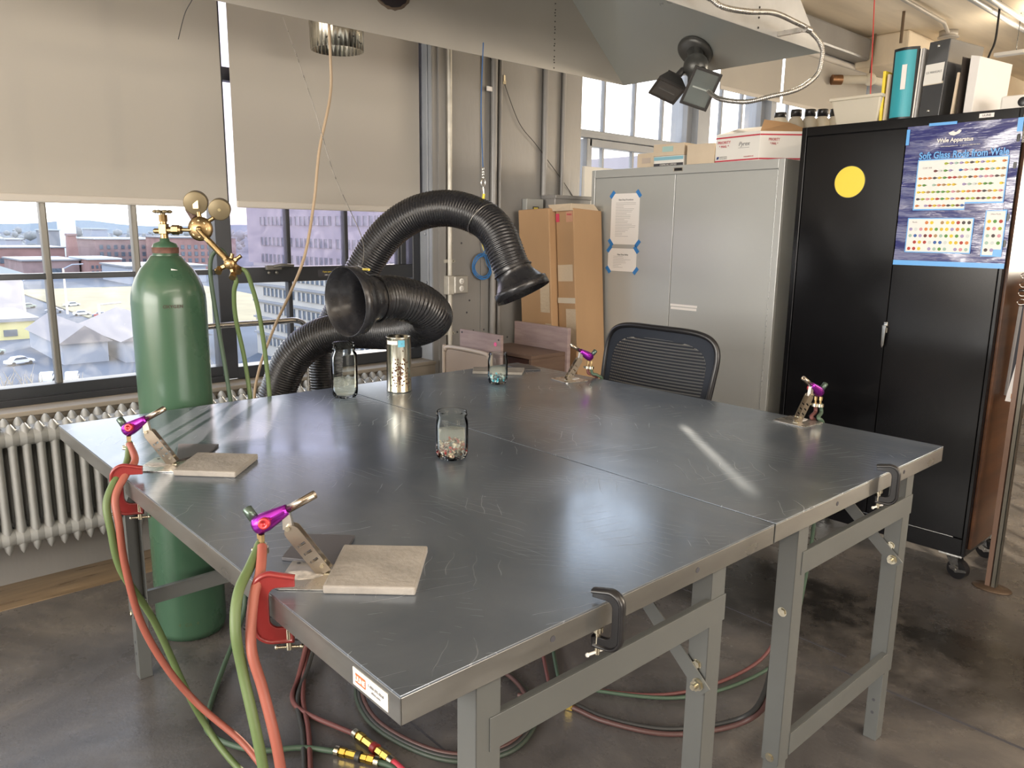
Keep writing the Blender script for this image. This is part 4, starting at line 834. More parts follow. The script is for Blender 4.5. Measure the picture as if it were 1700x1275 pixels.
b = MB(); b.box((-.998, 2.93, 1.3), (-.88, 3.25, 1.655)); b.build('box', M_WALLG, t, bevel=.004)
b = MB(); b.box((-.998, 2.925, 1.64), (-.87, 3.255, 1.662)); b.build('lid', M_WALLG, t, bevel=.003)
# plugged screw holes in the pier
b = MB()
for y_, z_ in ((2.23, 1.37), (2.30, 1.37), (2.34, .97), (2.39, .86), (2.47, .86), (2.27, .86), (2.36, 1.04), (2.66, .80)): b.cyl((XW+.0002, y_, z_), (XW+.0012, y_, z_), .006, n=10)
o = struct(b.build('trim_7', M_DINK, org=(0, 0, 0)))
# coil of blue cable
b = MB(); rr_ = random.Random(5); pts = []
for k in range(110):
    a = 2*PI*k/18+1.2; R1 = .068+.010*math.sin(k*.31); pts.append((-.972+.008*math.sin(k*.7), 2.437+R1*math.cos(a)*.95, 1.24+R1*math.sin(a)*1.0+.005*math.sin(k*.13)))
b.tube(spline([(-.98, 2.437, 1.39), (-.972, 2.437, 1.33)]+pts[:]+[(-.975, 2.50, 1.21), (-.975, 2.60, 1.20)], 3), .0026, 6); t = tag(b.build('cable_coil', mat('bright_blue_cable', (.03, .16, .42), .4), org=(-.97, 2.437, 1.17)), 'coil of thin blue cable hanging on the pier under the arching duct', 'cable')
b = MB(); b.tube([(-.98, 2.437, 1.44), (-.974, 2.432, 1.37), (-.968, 2.44, 1.325), (-.97, 2.445, 1.30)], .0024, 6); b.build('yellow_tie', M_YEL, t)
wire('taut_wire', 'dark wire slanting down the pier towards the far window', [(-.99, 2.60, 2.285), (-.985, 2.72, 2.07), (-.985, 2.87, 1.95), (-.99, 3.1, 1.76), (-1.0, 3.24, 1.64)], .0022, M_DKH)
t = thing('cord_tag', 'small white tag on a black cord high on the pier', 'tag', (-.985, 2.52, 2.2))
b = MB(); b.box((-.975, 2.46, 2.215), (-.972, 2.50, 2.24)); b.build('tag_card', M_PAPER, t)
b = MB(); b.tube(spline([(-.99, 2.49, 2.42), (-.98, 2.515, 2.33), (-.976, 2.50, 2.235)], 6), .002, 6); b.build('cord', M_BLACK, t)
t = thing('wire_hook', 'small metal hook block where the slanting wire starts', 'hook', (-.985, 2.6, 2.28))
b = MB(); b.obox((-.985, 2.595, 2.30), (.015, .02, .035), rotz(.3)); b.obox((-.985, 2.60, 2.278), (.012, .018, .02), rotz(-.3)); b.build('hook_body', M_BOLT, t)

# ================================================================== CARTONS AND FURNITURE
def tilted_carton(label, x0, x1, y0, y1, h, lean, leany, extra=None):
    t = thing('cardboard_carton', label, 'carton', ((x0+x1)/2, (y0+y1)/2, 0))
    lo = [(x0+lean, y0, 0), (x1+lean, y0, 0), (x1+lean, y1, 0), (x0+lean, y1, 0)]; hi = [(x0, y0+leany, h), (x1, y0+leany, h+.01), (x1, y1+leany, h), (x0, y1+leany, h-.01)]
    b = MB(); b.hexa(lo, hi); b.build('carton_body', M_CARD, t, bevel=.006)
    return t, lo, hi
def P4(lo, hi, a, c, u, v, off=.002):
    """point on carton side between bottom corners a,c: u across, v up"""
    p = V(lo[a]).lerp(V(lo[c]), u).lerp(V(hi[a]).lerp(V(hi[c]), u), v); n = (V(lo[c])-V(lo[a])).cross(V((0, 0, 1))).normalized(); return p+n*off
def decal(nm, t, lo, hi, a, c, u0, u1, v0, v1, m, off=.002):
    b = MB(); b.add([P4(lo, hi, a, c, u0, v0, off), P4(lo, hi, a, c, u1, v0, off), P4(lo, hi, a, c, u1, v1, off), P4(lo, hi, a, c, u0, v1, off)], [(0, 1, 2, 3)]); return b.build(nm, m, t)
tc1, lo, hi = tilted_carton('tall brown cardboard carton leaning on the pier, left one of the strapped pair', -.950, -.690, 2.69, 2.96, 1.565, .11, .0)
decal('tape_strip', tc1, lo, hi, 0, 1, .66, .96, .62, .73, M_TAPE); decal('tape_strip', tc1, lo, hi, 0, 1, .80, .99, .42, .58, M_TAPE); decal('tape_strip', tc1, lo, hi, 0, 1, .0, 1.0, .505, .520, M_TAPE, .0015)
tc2, lo, hi = tilted_carton('narrow brown cardboard carton beside the grey cabinet, with red print at its top', -.685, -.545, 2.74, 2.98, 1.565, .118, .0)
decal('red_mark', tc2, lo, hi, 0, 1, .02, .22, .955, .985, mat('pink_red_print', (.62, .06, .12), .6)); o = decal('printed_panel', tc2, lo, hi, 0, 1, .60, .97, .952, .99, mat('faded_red_on_card', (.55, .30, .20), .7))
decal('packing_tape', tc2, lo, hi, 0, 1, .0, 1.0, .66, .68, mat('cream_tape', (.58, .52, .42), .5)); decal('tape_strip', tc2, lo, hi, 0, 1, .05, .9, .74, .80, M_TAPE); decal('tape_strip', tc2, lo, hi, 0, 1, .45, 1.0, .50, .64, M_TAPE)
text('FRAGILE', 'printed_letters', P4(lo, hi, 0, 1, .78, .978, .003), (1, 0, 0), (0, 0, 1), .010, mat('pink_red_print', (.62, .06, .12), .6), tc2, squash=.7)
b = MB(); b.hexa([(-.70, 2.72, 1.555), (-.545, 2.72, 1.56), (-.545, 2.96, 1.56), (-.70, 2.96, 1.555)], [(-.71, 2.70, 1.592), (-.56, 2.74, 1.60), (-.56, 2.93, 1.60), (-.70, 2.93, 1.59)]); b.build('top_flap', M_CARDL, tc2, bevel=.003)
t = thing('white_rack_panel', 'white panel with a column of dark squares standing by the window behind the cartons', 'panel', (-.95, 3.45, .715))
b = MB(); b.box((-1.02, 3.31, .715), (-.995, 3.66, 1.86)); b.build('panel_board', M_WHITE, t, bevel=.002)  # top raised to block the low sun passing the cartons
for k in range(11):
    for j in range(3): b = MB(); b.box((-.995, 3.36+.10*j, .80+k*.075), (-.990, 3.41+.10*j, .845+k*.075)); b.build('dark_square', mat('dark_blue_square', (.02, .03, .09), .5), t)
t = thing('low_desk', 'brown laminate desk with a raised back board in front of the cartons', 'desk', (-.5, 2.45, 0))
b = MB(); b.box((-.775, 2.515, .5), (-.345, 2.54, .93)); b.build('back_board', M_LAM, t, bevel=.002)
b = MB(); b.box((-.80, 2.26, .78), (-.36, 2.515, .80)); b.build('desk_top', M_LAMB, t, bevel=.002)
for xa in (-.80, -.38): b = MB(); b.box((xa, 2.26, 0), (xa+.02, 2.515, .78)); b.build('side_panel', M_LAMB, t, bevel=.002)
b = MB(); b.box((-.78, 2.275, .25), (-.40, 2.29, .775)); b.build('drawer_front', M_LAMD, t, bevel=.002)
b = MB(); b.box((-.76, 2.10, 0), (-.42, 2.118, .915)); t = tag(b.build('loose_board', M_LAM, org=(-.59, 2.11, 0), bevel=.002), 'pinkish wood panel with a pink dot standing between the far table and the desk', 'board')
for x_, z_, m_k in ((-.74, .90, M_DINK), (-.437, .89, M_DINK), (-.66, .80, M_DINK)):
    b = MB(); b.cyl((x_, 2.0995, z_), (x_, 2.0985, z_), .0055 if z_ > .85 else .003, n=12); b.build('screw_hole', m_k, t)
b = MB(); b.cyl((-.462, 2.0995, .865), (-.462, 2.098, .865), .011, n=18); b.build('pink_dot', mat('pink_sticker', (.85, .13, .35), .5), t)
t = thing('folding_chair', 'beige metal folding chair pushed behind the far table corner', 'chair', (-.70, 2.0, 0))
def arc_tube(x0, x1, y_, zt, r, rad=.012):
    return spline([(x0, y_, 0.02), (x0, y_, zt-.06), (x0+.012, y_, zt-.02), (x0+.06, y_, zt), (x1-.06, y_, zt), (x1-.012, y_, zt-.02), (x1, y_, zt-.06), (x1, y_, .02)], 8)
b = MB(); b.tube(arc_tube(-.835, -.44, 2.05, .818, .012), .0115, 12); b.build('back_frame', M_BEIGE, t)
b = MB(); b.prism([(-.18, -.08), (.18, -.08), (.18, .05), (.165, .072), (-.165, .072), (-.18, .05)], (-.6375, 2.05, .735), V((1, 0, 0)), V((0, 0, 1)), .006); b.build('backrest', mat('beige_dark_enamel', (.33, .26, .21), .45), t, bevel=.004)
b = MB(); b.box((-.82, 1.86, .43), (-.455, 2.04, .445)); b.build('seat', M_BEIGE, t, bevel=.006)
for x_ in (-.81, -.465): b = MB(); b.tube([(x_, 2.04, .44), (x_, 1.86, .01)], .0105, 10); b.build('leg', M_BEIGE, t)

# mesh office chair
t = thing('office_chair', 'black mesh-back office chair behind the far table', 'chair', (.50, 2.2, 0))
CX, CY = .497, 2.20
def back_pt(u, v):    # u -1..1 across, v 0..1 up
    hw = .298*(1-.07*(1-v)) ; return V((CX+.003+u*hw+.03*v, CY-.035+.035*u*u*0-.03*(1-u*u)+(.05*(v-.5)), .62+v*.425))
def outline(n_, sc=1.0):
    pts = []; r_c = .20
    for k in range(n_):
        a = 2*PI*k/n_; c, s = math.cos(a), math.sin(a); e_ = 2/4.6
        u = math.copysign(abs(c)**e_, c)*sc; v = .5+.5*math.copysign(abs(s)**e_, s)*sc; pts.append(back_pt(u, v))
    return pts
b = MB(); n_ = 72; O1 = outline(n_, 1.0); O2 = outline(n_, .955)
b.tube(O1, .0125, 10, closed=True); b.build('back_frame', M_BLACK, t)
# dense border fabric ring and the open weave inside
M_FAB = mat('black_weave', (.012, .017, .028), .85)
b = MB(); I1 = [back_pt(math.copysign(abs(math.cos(a))**.55, math.cos(a))*.86+.012, .48+.41*math.copysign(abs(math.sin(a))**.55, math.sin(a))) for a in [2*PI*k/n_ for k in range(n_)]]
vs_ = O1+I1; b.add(vs_, [(k, (k+1) % n_, n_+(k+1) % n_, n_+k) for k in range(n_)]); b.build('border_fabric', M_FAB, t, solid=.002)
b = MB(); nr = 64
def inside(u, v):
    return (abs((u-.012)/.86)**3.6+abs((v-.48)/.41)**3.6) < 1.02
for j in range(27):      # horizontal bands
    v = .07+j*(.81/26)
    us = [u/40 for u in range(-35, 36) if inside(u/40, v)]
    if len(us) > 2: b.tube([back_pt(us[0], v), back_pt(0, v), back_pt(us[-1], v)], [.0033]*3, 5, caps=False) if False else b.tube([back_pt(u, v) for u in us[::4]+[us[-1]]], .0040, 5, caps=False)
for j in range(94):      # slanted short threads
    u = -.86+j*(1.72/93)
    vv = [v/60 for v in range(5, 56) if inside(u, v/60)]
    if len(vv) > 2: b.tube([back_pt(u+.012*(v-.5), v) for v in vv[::6]+[vv[-1]]], .0013, 4, caps=False)
b.build('mesh_fabric', M_FAB, t)
b = MB(); b.tube(spline([(CX, CY+.05, .74), (CX, CY+.07, .6), (CX, CY+.0, .46), (CX, CY-.12, .44)], 6), .016, 10); b.build('back_support', M_BLACK, t)
b = MB(); b.box((CX-.25, CY-.31, .45), (CX+.25, CY+.05, .52)); b.build('seat', M_FAB, t, bevel=.03, seg=4)
b = MB(); b.cyl((CX, CY-.10, .10), (CX, CY-.10, .45), .025, n=16); b.build('gas_lift', M_BLACK, t)
for k in range(5):
    a = 2*PI*k/5+.5; d = V((math.cos(a), math.sin(a), 0)); c0 = V((CX, CY-.10, .10))
    b = MB(); b.cyl(c0, c0+d*.30+V((0, 0, -.025)), .022, .014, 10); lg = b.build('base_arm', M_BLACK, t)
    b = MB(); q = c0+d*.30; s_ = d.cross(V((0, 0, 1))); q.z = .028; b.cyl(q-s_*.022, q-s_*.006, .028, n=18); b.cyl(q+s_*.006, q+s_*.022, .028, n=18); b.cyl(q-s_*.006, q+s_*.006+V((0, 0, .0)), .01, n=10); b.build('castor', M_BLACK, lg)
for sg in (-1, 1):
    b = MB(); b.tube(spline([(CX+sg*.24, CY-.20, .46), (CX+sg*.30, CY-.20, .50), (CX+sg*.30, CY-.19, .64), (CX+sg*.29, CY-.20, .655)], 6), .014, 10); b.build('armrest_post', M_BLACK, t)

# ================================================================== GREY CABINET
GY = 3.0; t = thing('steel_cabinet', 'tall grey two-door steel cabinet with taped papers', 'cabinet', (-.03, GY+.25, 0))
b = MB(); b.box((-.648, GY+.016, 0), (.580, GY+.60, 1.797)); b.build('cabinet_body', M_GREYCAB, t, bevel=.003)
b = MB(); b.box((-.648, GY, 0), (-.622, GY+.016, 1.797)); b.box((.548, GY, 0), (.580, GY+.016, 1.797)); b.box((-.622, GY, 1.752), (.548, GY+.016, 1.797)); b.box((-.622, GY, 0), (.548, GY+.016, .06)); b.build('face_frame', M_GREYCAB, t, bevel=.002)
dl = MB().box((-.619, GY+.003, .064), (-.0495, GY+.016, 1.749)).build('door', M_GREYCAB, t, bevel=.002); dr = MB().box((-.0465, GY+.003, .064), (.545, GY+.016, 1.749)).build('door', M_GREYCAB, t, bevel=.002)
b = MB()
for k in range(60): b.cyl((.5463, GY+.002, .08+k*.0278), (.5463, GY+.002, .08+k*.0278+.022), .0028, n=6)
b.build('piano_hinge', M_GREYCAB, dr)
ex, ez = V((1, 0, 0)), V((0, 0, 1))
b = MB(); b.box((-.062, GY-.0015, 1.765), (-.002, GY-.0002, 1.785)); e_ = b.build('maker_plate', M_CHROME, t); b = MB(); b.box((-.057, GY-.002, 1.768), (-.007, GY-.0015, 1.782)); b.build('plate_field', M_BLACK, e_)
yv = GY+.003
b = MB(); b.box((-.049+.01, yv-.0012, 1.051), (.135, yv-.0002, 1.063)); b.build('label_strip', M_PAPER, dr); b = MB(); b.box((-.035, yv-.0012, 1.034), (.132, yv-.0002, 1.047)); b.build('label_strip', M_PAPER, dr)
def paper(label, x0, x1, z0, z1, title, lines, tapes):
    o = thing('paper_notice', label, 'paper', ((x0+x1)/2, yv-.002, z0)); cxp = (x0+x1)/2
    b = MB(); b.box((x0, yv-.0014, z0), (x1, yv-.0006, z1)); sh = b.build('sheet', M_PAPER, o)
    text(title, 'title_lettering', (cxp+.004, yv-.002, z1-.035), ex, ez, .0085, M_INK, o, squash=.95, bold=.0002)
    b = MB(); bars(b, (x0, yv-.0017, z1), ex, ez, lines); b.build('printed_lines', M_INK, sh)
    for x, z_, a in tapes:
        b = MB(); Rm = Matrix.Rotation(a, 3, 'Y'); b.obox((x, yv-.0018, z_), (.022, .0006, .044), Rm); b.build('tape', M_BLUET, o)
rr_ = random.Random(2)
paper('long white notice headed procedures taped on the grey cabinet door', -.4905, -.284, 1.375, 1.660, 'Glass Shop Procedures', [(.035, .035+rr_.uniform(.05, .15), -.052-.0085*k, .0014) for k in range(23)], [(-.484, 1.655, .7), (-.292, 1.657, -.7), (-.486, 1.384, -.7), (-.286, 1.382, .7)])
paper('short white notice headed safety below the long one on the grey cabinet', -.502, -.290, 1.222, 1.352, 'Glass Shop Safety', [(.04, .04+rr_.uniform(.04, .14), -.045-.009*k, .0013) for k in range(8)], [(-.494, 1.348, .7), (-.294, 1.347, -.7), (-.497, 1.228, -.7), (-.292, 1.228, .7)])

# things on top of the grey cabinet
TZ = 1.7975
def cbox(name, label, x0, x1, z0, z1, y0, y1, m, rot=0., cat='box'):
    t = thing(name, label, cat, ((x0+x1)/2, (y0+y1)/2, z0)); b = MB(); c = V(((x0+x1)/2, (y0+y1)/2, (z0+z1)/2)); b.obox(c, (x1-x0, y1-y0, z1-z0), rotz(rot)); b.build('box_body', m, t, bevel=.002)
    return t, c, rotz(rot), (x1-x0, y1-y0, z1-z0)
def onfront(bx, u, v, w_, h_, nm, m, off=.0012):
    t, c, R, (sx_, sy_, sz_) = bx; b = MB(); b.obox(c+R @ V((u*sx_/2, -sy_/2-off, v*sz_/2)), (w_, .0008, h_), R); return b.build(nm, m, t)
def txfront(bx, s, u, v, h, m, sq=1., off=.002, bold=0.):
    t, c, R, (sx_, sy_, sz_) = bx; return text(s, 'printed_letters', c+R @ V((u*sx_/2, -sy_/2-off, v*sz_/2)), R @ V((1, 0, 0)), (0, 0, 1), h, m, t, squash=sq, bold=bold)
bx = cbox('small_box', 'small cream box with a barcode panel at the left end of the grey cabinet top', -.370, -.252, TZ+.0005, TZ+.082, 3.07, 3.2, M_CARDL); onfront(bx, .1, .0, .06, .03, 'barcode_panel', mat('greyish_print', (.45, .38, .33), .7))
bx = cbox('flat_box', 'flat blue and white box of chemicals, bottom of the small stack', -.244, -.046, TZ+.0005, TZ+.058, 3.06, 3.22, M_WHITE); onfront(bx, 0, .55, .195, .018, 'blue_band', mat('pale_blue_print', (.22, .45, .55), .6)); onfront(bx, 0, -.62, .196, .016, 'navy_band', M_DINK); txfront(bx, 'CHEMICALS LIMITED', 0, -.62, .009, M_WHITE, .95)
bx = cbox('flat_box', 'flat pale box with a turquoise label, top of the small stack', -.250, -.050, TZ+.059, TZ+.122, 3.06, 3.21, M_CARDL, .03); onfront(bx, -.05, .1, .07, .028, 'turquoise_label', mat('pale_turquoise', (.35, .52, .50), .6))
bx = cbox('small_carton', 'plain pale cardboard box between the stack and the red striped box', -.036, .126, TZ+.0005, TZ+.108, 3.07, 3.24, M_CARDL, .08)
t = thing('shipping_box', 'white PRIORITY MAIL box with red stripes and Pyrex handwriting', 'box', (.35, 3.2, TZ))
p4 = [V((.138, 3.08, TZ+.0005)), V((.405, 3.055, TZ+.0005)), V((.575, 3.24, TZ+.0005)), V((.30, 3.27, TZ+.0005))]; hh = V((0, 0, .142))
b = MB(); b.hexa(p4, [p+hh for p in p4]); b.build('box_body', M_WHITE, t, bevel=.0015)
def face(i, j, u, v, off=.0014):
    d = (p4[j]-p4[i]); n = d.cross(V((0, 0, 1))).normalized(); return p4[i]+d*u+hh*v+n*off
for i, j in ((0, 1), (1, 2)):
    for v0, v1 in ((.055, .105), (.86, .91)):
        b = MB(); b.add([face(i, j, .0, v0), face(i, j, 1, v0), face(i, j, 1, v1), face(i, j, 0, v1)], [(0, 1, 2, 3)]); b.build('red_stripe', M_RED, t)
d01 = (p4[1]-p4[0]).normalized(); d12 = (p4[2]-p4[1]).normalized()
text('PRIORITY', 'printed_letters', face(0, 1, .20, .72, .002), d01, ez, .014, M_RED, t, squash=.95); text('* MAIL *', 'printed_letters', face(0, 1, .20, .58, .002), d01, ez, .012, M_RED, t)
text('Pyrex', 'handwriting', face(0, 1, .66, .62, .002), d01, ez, .020, M_INK, t, font_shear=.3)
b = MB(); b.obox(face(0, 1, .66, .49, .002), (.065, .0006, .0015), Matrix((d01, d01.cross(ez)*-1, ez)).transposed()); b.build('handwriting_underline', M_INK, t)
b = MB(); b.add([face(0, 1, .035, .15, .002), face(0, 1, .085, .15, .002), face(0, 1, .10, .24, .002), face(0, 1, .05, .24, .002)], [(0, 1, 2, 3)]); b.build('postal_emblem', mat('navy_print', (.03, .06, .2), .6), t)
text('UNITED STATES', 'printed_letters', face(0, 1, .20, .22, .002), d01, ez, .0045, M_INK, t); text('POSTAL SERVICE', 'printed_letters', face(0, 1, .20, .16, .002), d01, ez, .0045, M_INK, t); text('FOR DOMESTIC USE', 'printed_letters', face(0, 1, .78, .18, .002), d01, ez, .0045, M_RED, t)
text('PRIORITY', 'printed_letters', face(1, 2, .28, .72, .002), d12, ez, .013, M_RED, t, squash=.7); text('* MAIL *', 'printed_letters', face(1, 2, .28, .58, .002), d12, ez, .011, M_RED, t, squash=.7)
b = MB(); b.add([p4[0]+hh, p4[1]+hh, p4[1]+hh+V((-.02, .07, .028)), p4[0]+hh+V((.07, .09, .035))], [(0, 1, 2, 3)]); b.build('top_flap', M_WHITE, t, solid=.003)
b = MB(); b.add([p4[1]+hh, p4[2]+hh, p4[2]+hh+V((-.12, .0, .05)), p4[1]+hh+V((-.02, .06, .06))], [(0, 1, 2, 3)]); b.build('top_flap', M_CARD, t, solid=.003)
def pjar(label, x, y, z, w_, h, cap, m=M_PLASJ, nm='plastic_jar', group=None):
    t = thing(nm, label, 'jar', (x, y, z), group); b = MB(); r_c = w_/2
    def ring(s, zz): return [(x+s*r_c*math.copysign(abs(math.cos(a))**.45, math.cos(a)), y+s*r_c*math.copysign(abs(math.sin(a))**.45, math.sin(a)), z+zz) for a in [2*PI*k/28 for k in range(28)]]
    R_s = [ring(.94, 0), ring(1, .008), ring(1, h*.66), ring(.93, h*.74), ring(.72, h*.83)]; rr_c = .62*r_c
    R_s += [[(x+.62*r_c*math.cos(a), y+.62*r_c*math.sin(a), z+zz) for a in [2*PI*k/28 for k in range(28)]] for zz in (h*.86, h*.9)]
    vs_ = [p for r in R_s for p in r]; b.add(vs_, [(i*28+k, i*28+(k+1) % 28, (i+1)*28+(k+1) % 28, (i+1)*28+k) for i in range(len(R_s)-1) for k in range(28)], True); b.add(R_s[0], [tuple(range(28))]); b.build('jar_body', m, t)
    b = MB(); b.lathe([(0, h*.87), (cap, h*.87), (cap, h*.985), (cap*.93, h), (0, h)], (x, y, z), n=28); b.build('lid', M_BLACK, t)
    return t
JG = 'square plastic jars with black lids'
pjar('white bottle-shaped jar with a dark lid behind the red striped box', .345, 3.335, TZ+.0005, .10, .262, .030, M_PLAS)
for k, (x_, y_) in enumerate(((.452, 3.30), (.487, 3.375), (.515, 3.45), (.545, 3.525))):
    pjar(['square plastic jar with black lid, leftmost of the row beside the black cabinet', 'square plastic jar with black lid, second from the left in the row', 'square plastic jar with black lid, third from the left in the row', 'square plastic jar with black lid, nearest the milky bin in the row'][k], x_, y_, TZ+.0005, .072, .262+.006*k, .027, group=JG)

# ================================================================== BLACK CABINET
BY = 2.98; t = thing('steel_cabinet', 'tall glossy black two-door cabinet on castors with a glass rod poster', 'cabinet', (1.1, BY+.23, 0))
BX0, BX1, BZ0, BZ1 = .664, 1.552, .115, 1.925
b = MB(); b.box((BX0, BY+.014, BZ0), (BX1, BY+.46, BZ1)); b.build('cabinet_body', M_BLKCAB, t, bevel=.003)
b = MB(); b.box((BX0, BY, BZ0), (BX0+.024, BY+.014, BZ1)); b.box((BX1-.014, BY, BZ0), (BX1, BY+.014, BZ1)); b.box((BX0+.024, BY, BZ1-.04), (BX1-.014, BY+.014, BZ1)); b.box((BX0+.024, BY, BZ0), (BX1-.014, BY+.014, BZ0+.075)); b.build('face_frame', M_BLKCAB, t, bevel=.002)
dl = MB().box((BX0+.027, BY+.003, BZ0+.078), (1.1285, BY+.014, BZ1-.043)).build('door', M_BLKCAB, t, bevel=.002)
dr = MB().box((1.1315, BY+.003, BZ0+.078), (BX1-.017, BY+.014, BZ1-.043)).build('door', M_BLKCAB, t, bevel=.002)
b = MB(); b.box((BX1+.0005, BY+.03, BZ0+.03), (BX1+.012, BY+.455, 1.80)); b.build('reflected_wood_sheet', M_WOODREFL, t, bevel=.001)  # added sheet: the glossy side's brown wood reflection, put into its colour
b = MB(); b.box((BX0+.04, BY+.0015, BZ0+.076), (1.50, BY+.0028, BZ0+.0785)); b.build('door_sill', M_CHROME, t)
b = MB(); b.box((1.122, BY-.004, 1.025), (1.140, BY+.003, 1.075)); hdl = b.build('handle', M_CHROME, dr, bevel=.003)
b = MB(); b.prism([(-.009, .0), (.009, 0), (.006, -.085), (.0, -.10), (-.006, -.085)], (1.131, BY-.016, 1.06), ex, ez, .006); b.cyl((1.131, BY-.018, 1.053), (1.131, BY+.003, 1.053), .009, n=16); b.build('handle_lever', M_CHROME, hdl, bevel=.002)
b = MB(); b.box((1.40, BY-.0012, BZ1-.026), (1.452, BY-.0002, BZ1-.010)); mp_ = b.build('maker_plate', M_PAPER, t); text('ULINE', 'lettering', (1.426, BY-.0016, BZ1-.018), ex, ez, .008, M_DINK, mp_)
# yellow round sticker (plain)
b = MB(); b.lathe([(0, .0012), (.070, .0012), (.0715, 0)], (.908, BY+.0028, 1.675), (0, -1, 0), 48, smooth=False); st = b.build('round_sticker', M_BLACK, dl); b = MB(); b.lathe([(0, .0018), (.0675, .0018), (.0675, .001)], (.908, BY+.0028, 1.675), (0, -1, 0), 48, smooth=False); b.build('sticker_face', M_YEL, st)
# castors
def castor(x, y, an):
    R = rotz(an); c = V((x, y, .042)); o = V((x, y, 0))
    b = MB(); b.cyl(c+R @ V((.028, -.015, 0)), c+R @ V((.028, .015, 0)), .042, n=28); cs = b.build('castor_wheel', M_BLACK, t, bevel=.004)
    b = MB(); b.box((x-.045, y-.045, .105), (x+.045, y+.045, .115)); b.cyl((x, y, .098), (x, y, .106), .03, n=20)
    for sg in (-1, 1): b.prism([(-.025, .10), (.03, .10), (.045, .035), (.028, .028), (.012, .045)], o+R @ V((0, sg*.020, 0)), R @ V((1, 0, 0)), ez, .0025)
    b.build('castor_fork', M_CHROME, cs)
    b = MB(); b.prism([(.0, .052), (.02, .060), (.045, .050), (.075, .056), (.078, .046), (.045, .036), (.01, .038)], o+R @ V((0, -.024, 0)), R @ V((1, 0, 0)), ez, .004); b.cyl(c+R @ V((.028, -.028, 0)), c+R @ V((.028, .028, 0)), .007, n=10); b.build('brake_lever', M_CHROME, cs)
castor(1.495, 3.035, -.25); castor(1.50, 3.375, -.2); castor(.72, 3.035, .4); castor(.72, 3.375, .3)
# poster
PX0, PX1, PZ0, PZ1 = 1.134, 1.556, 1.322, 1.888; py = BY+.0015
po = thing('glass_rod_poster', 'blue chart of glass rod colours taped to the black cabinet door', 'poster', ((PX0+PX1)/2, py, PZ0))
b = MB(); N1, N2 = 14, 40
vs_ = [(PX0+(PX1-PX0)*i/N1, py-.0025-.0018*math.sin(j*.9+math.sin(i*.8)*1.6)*(.4+.6*abs(math.sin(j*.31))), PZ0+(PZ1-PZ0)*j/N2) for j in range(N2+1) for i in range(N1+1)]
b.add(vs_, [(j*(N1+1)+i, j*(N1+1)+i+1, (j+1)*(N1+1)+i+1, (j+1)*(N1+1)+i) for j in range(N2) for i in range(N1)], True); b.build('poster_sheet', M_BLUEP, po)
def pb(nm, u0, u1, v0, v1, m, d, par=po):
    b = MB(); W2, H2 = PX1-PX0, PZ1-PZ0; b.box((PX0+u0*W2, py-d-.0003, PZ1-v1*H2), (PX0+u1*W2, py-d, PZ1-v0*H2)); return b.build(nm, m, par)
M_PBL = mat('poster_blue_print', (.10, .36, .78), .3)
pb('tape', 0, 1, .965, 1.0, M_PBL, .0058); pb('tape', .2, .45, -.012, .008, M_PBL, .0058); pb('tape', .955, 1.0, 0, .09, M_PBL, .0058); pb('tape', 0, .03, .02, .13, M_PBL, .0058)
text('Wale Apparatus', 'poster_logo', (PX0+.45*(PX1-PX0), py-.0066, PZ1-.115*(PZ1-PZ0)), ex, ez, .0155, M_PAPER, po, bold=.0006, squash=.92)
b = MB(); b.prism([(-.028, .006), (-.012, .012), (.0, .007), (.012, .016), (.02, .012), (.014, .002), (-.006, -.006), (-.02, -.003)], (PX0+.45*(PX1-PX0), py-.0062, PZ1-.075*(PZ1-PZ0)), ex, ez, .0006); b.build('poster_emblem', M_PAPER, po)
text('www.waleapparatus.com   or call us at 1-800-334-9253', 'poster_small_print', (PX0+.5*(PX1-PX0), py-.0066, PZ1-.155*(PZ1-PZ0)), ex, ez, .005, M_PAPER, po, squash=.9)
text('Soft Glass Rods from Wale', 'poster_title', (PX0+.53*(PX1-PX0), py-.0066, PZ1-.215*(PZ1-PZ0)), ex, ez, .026, M_PBL, po, squash=.80, bold=.0008)
p1 = pb('chart_panel', .135, .925, .24, .60, M_PBL, .0056); pb('panel_field', .145, .915, .248, .545, M_PAPER, .0062, p1); pb('panel_field', .145, .60, .545, .59, M_PAPER, .0062, p1)
pb('panel_mask', .605, .93, .556, .605, M_BLUEP, .00605, p1)
p2 = pb('chart_panel', .10, .70, .655, .905, M_PBL, .0056); pb('panel_field', .11, .69, .662, .898, M_PAPER, .0062, p2)
p3 = pb('chart_panel', .79, .965, .60, .92, M_PBL, .0056); pb('panel_field', .80, .955, .61, .87, M_PAPER, .0062, p3); pb('panel_field', .80, .89, .87, .91, M_PAPER, .0062, p3)
rr_ = random.Random(11)
PAL = [(.55, .18, .04), (.60, .42, .02), (.30, .38, .02), (.08, .25, .04), (.35, .03, .02), (.12, .02, .02), (.35, .22, .10), (.30, .25, .45), (.55, .25, .30), (.65, .50, .02), (.02, .10, .35), (.05, .04, .04), (.30, .45, .38), (.55, .60, .60)]
PM = [mat('rod_ink_%d' % i, c, .5) for i, c in enumerate(PAL)]
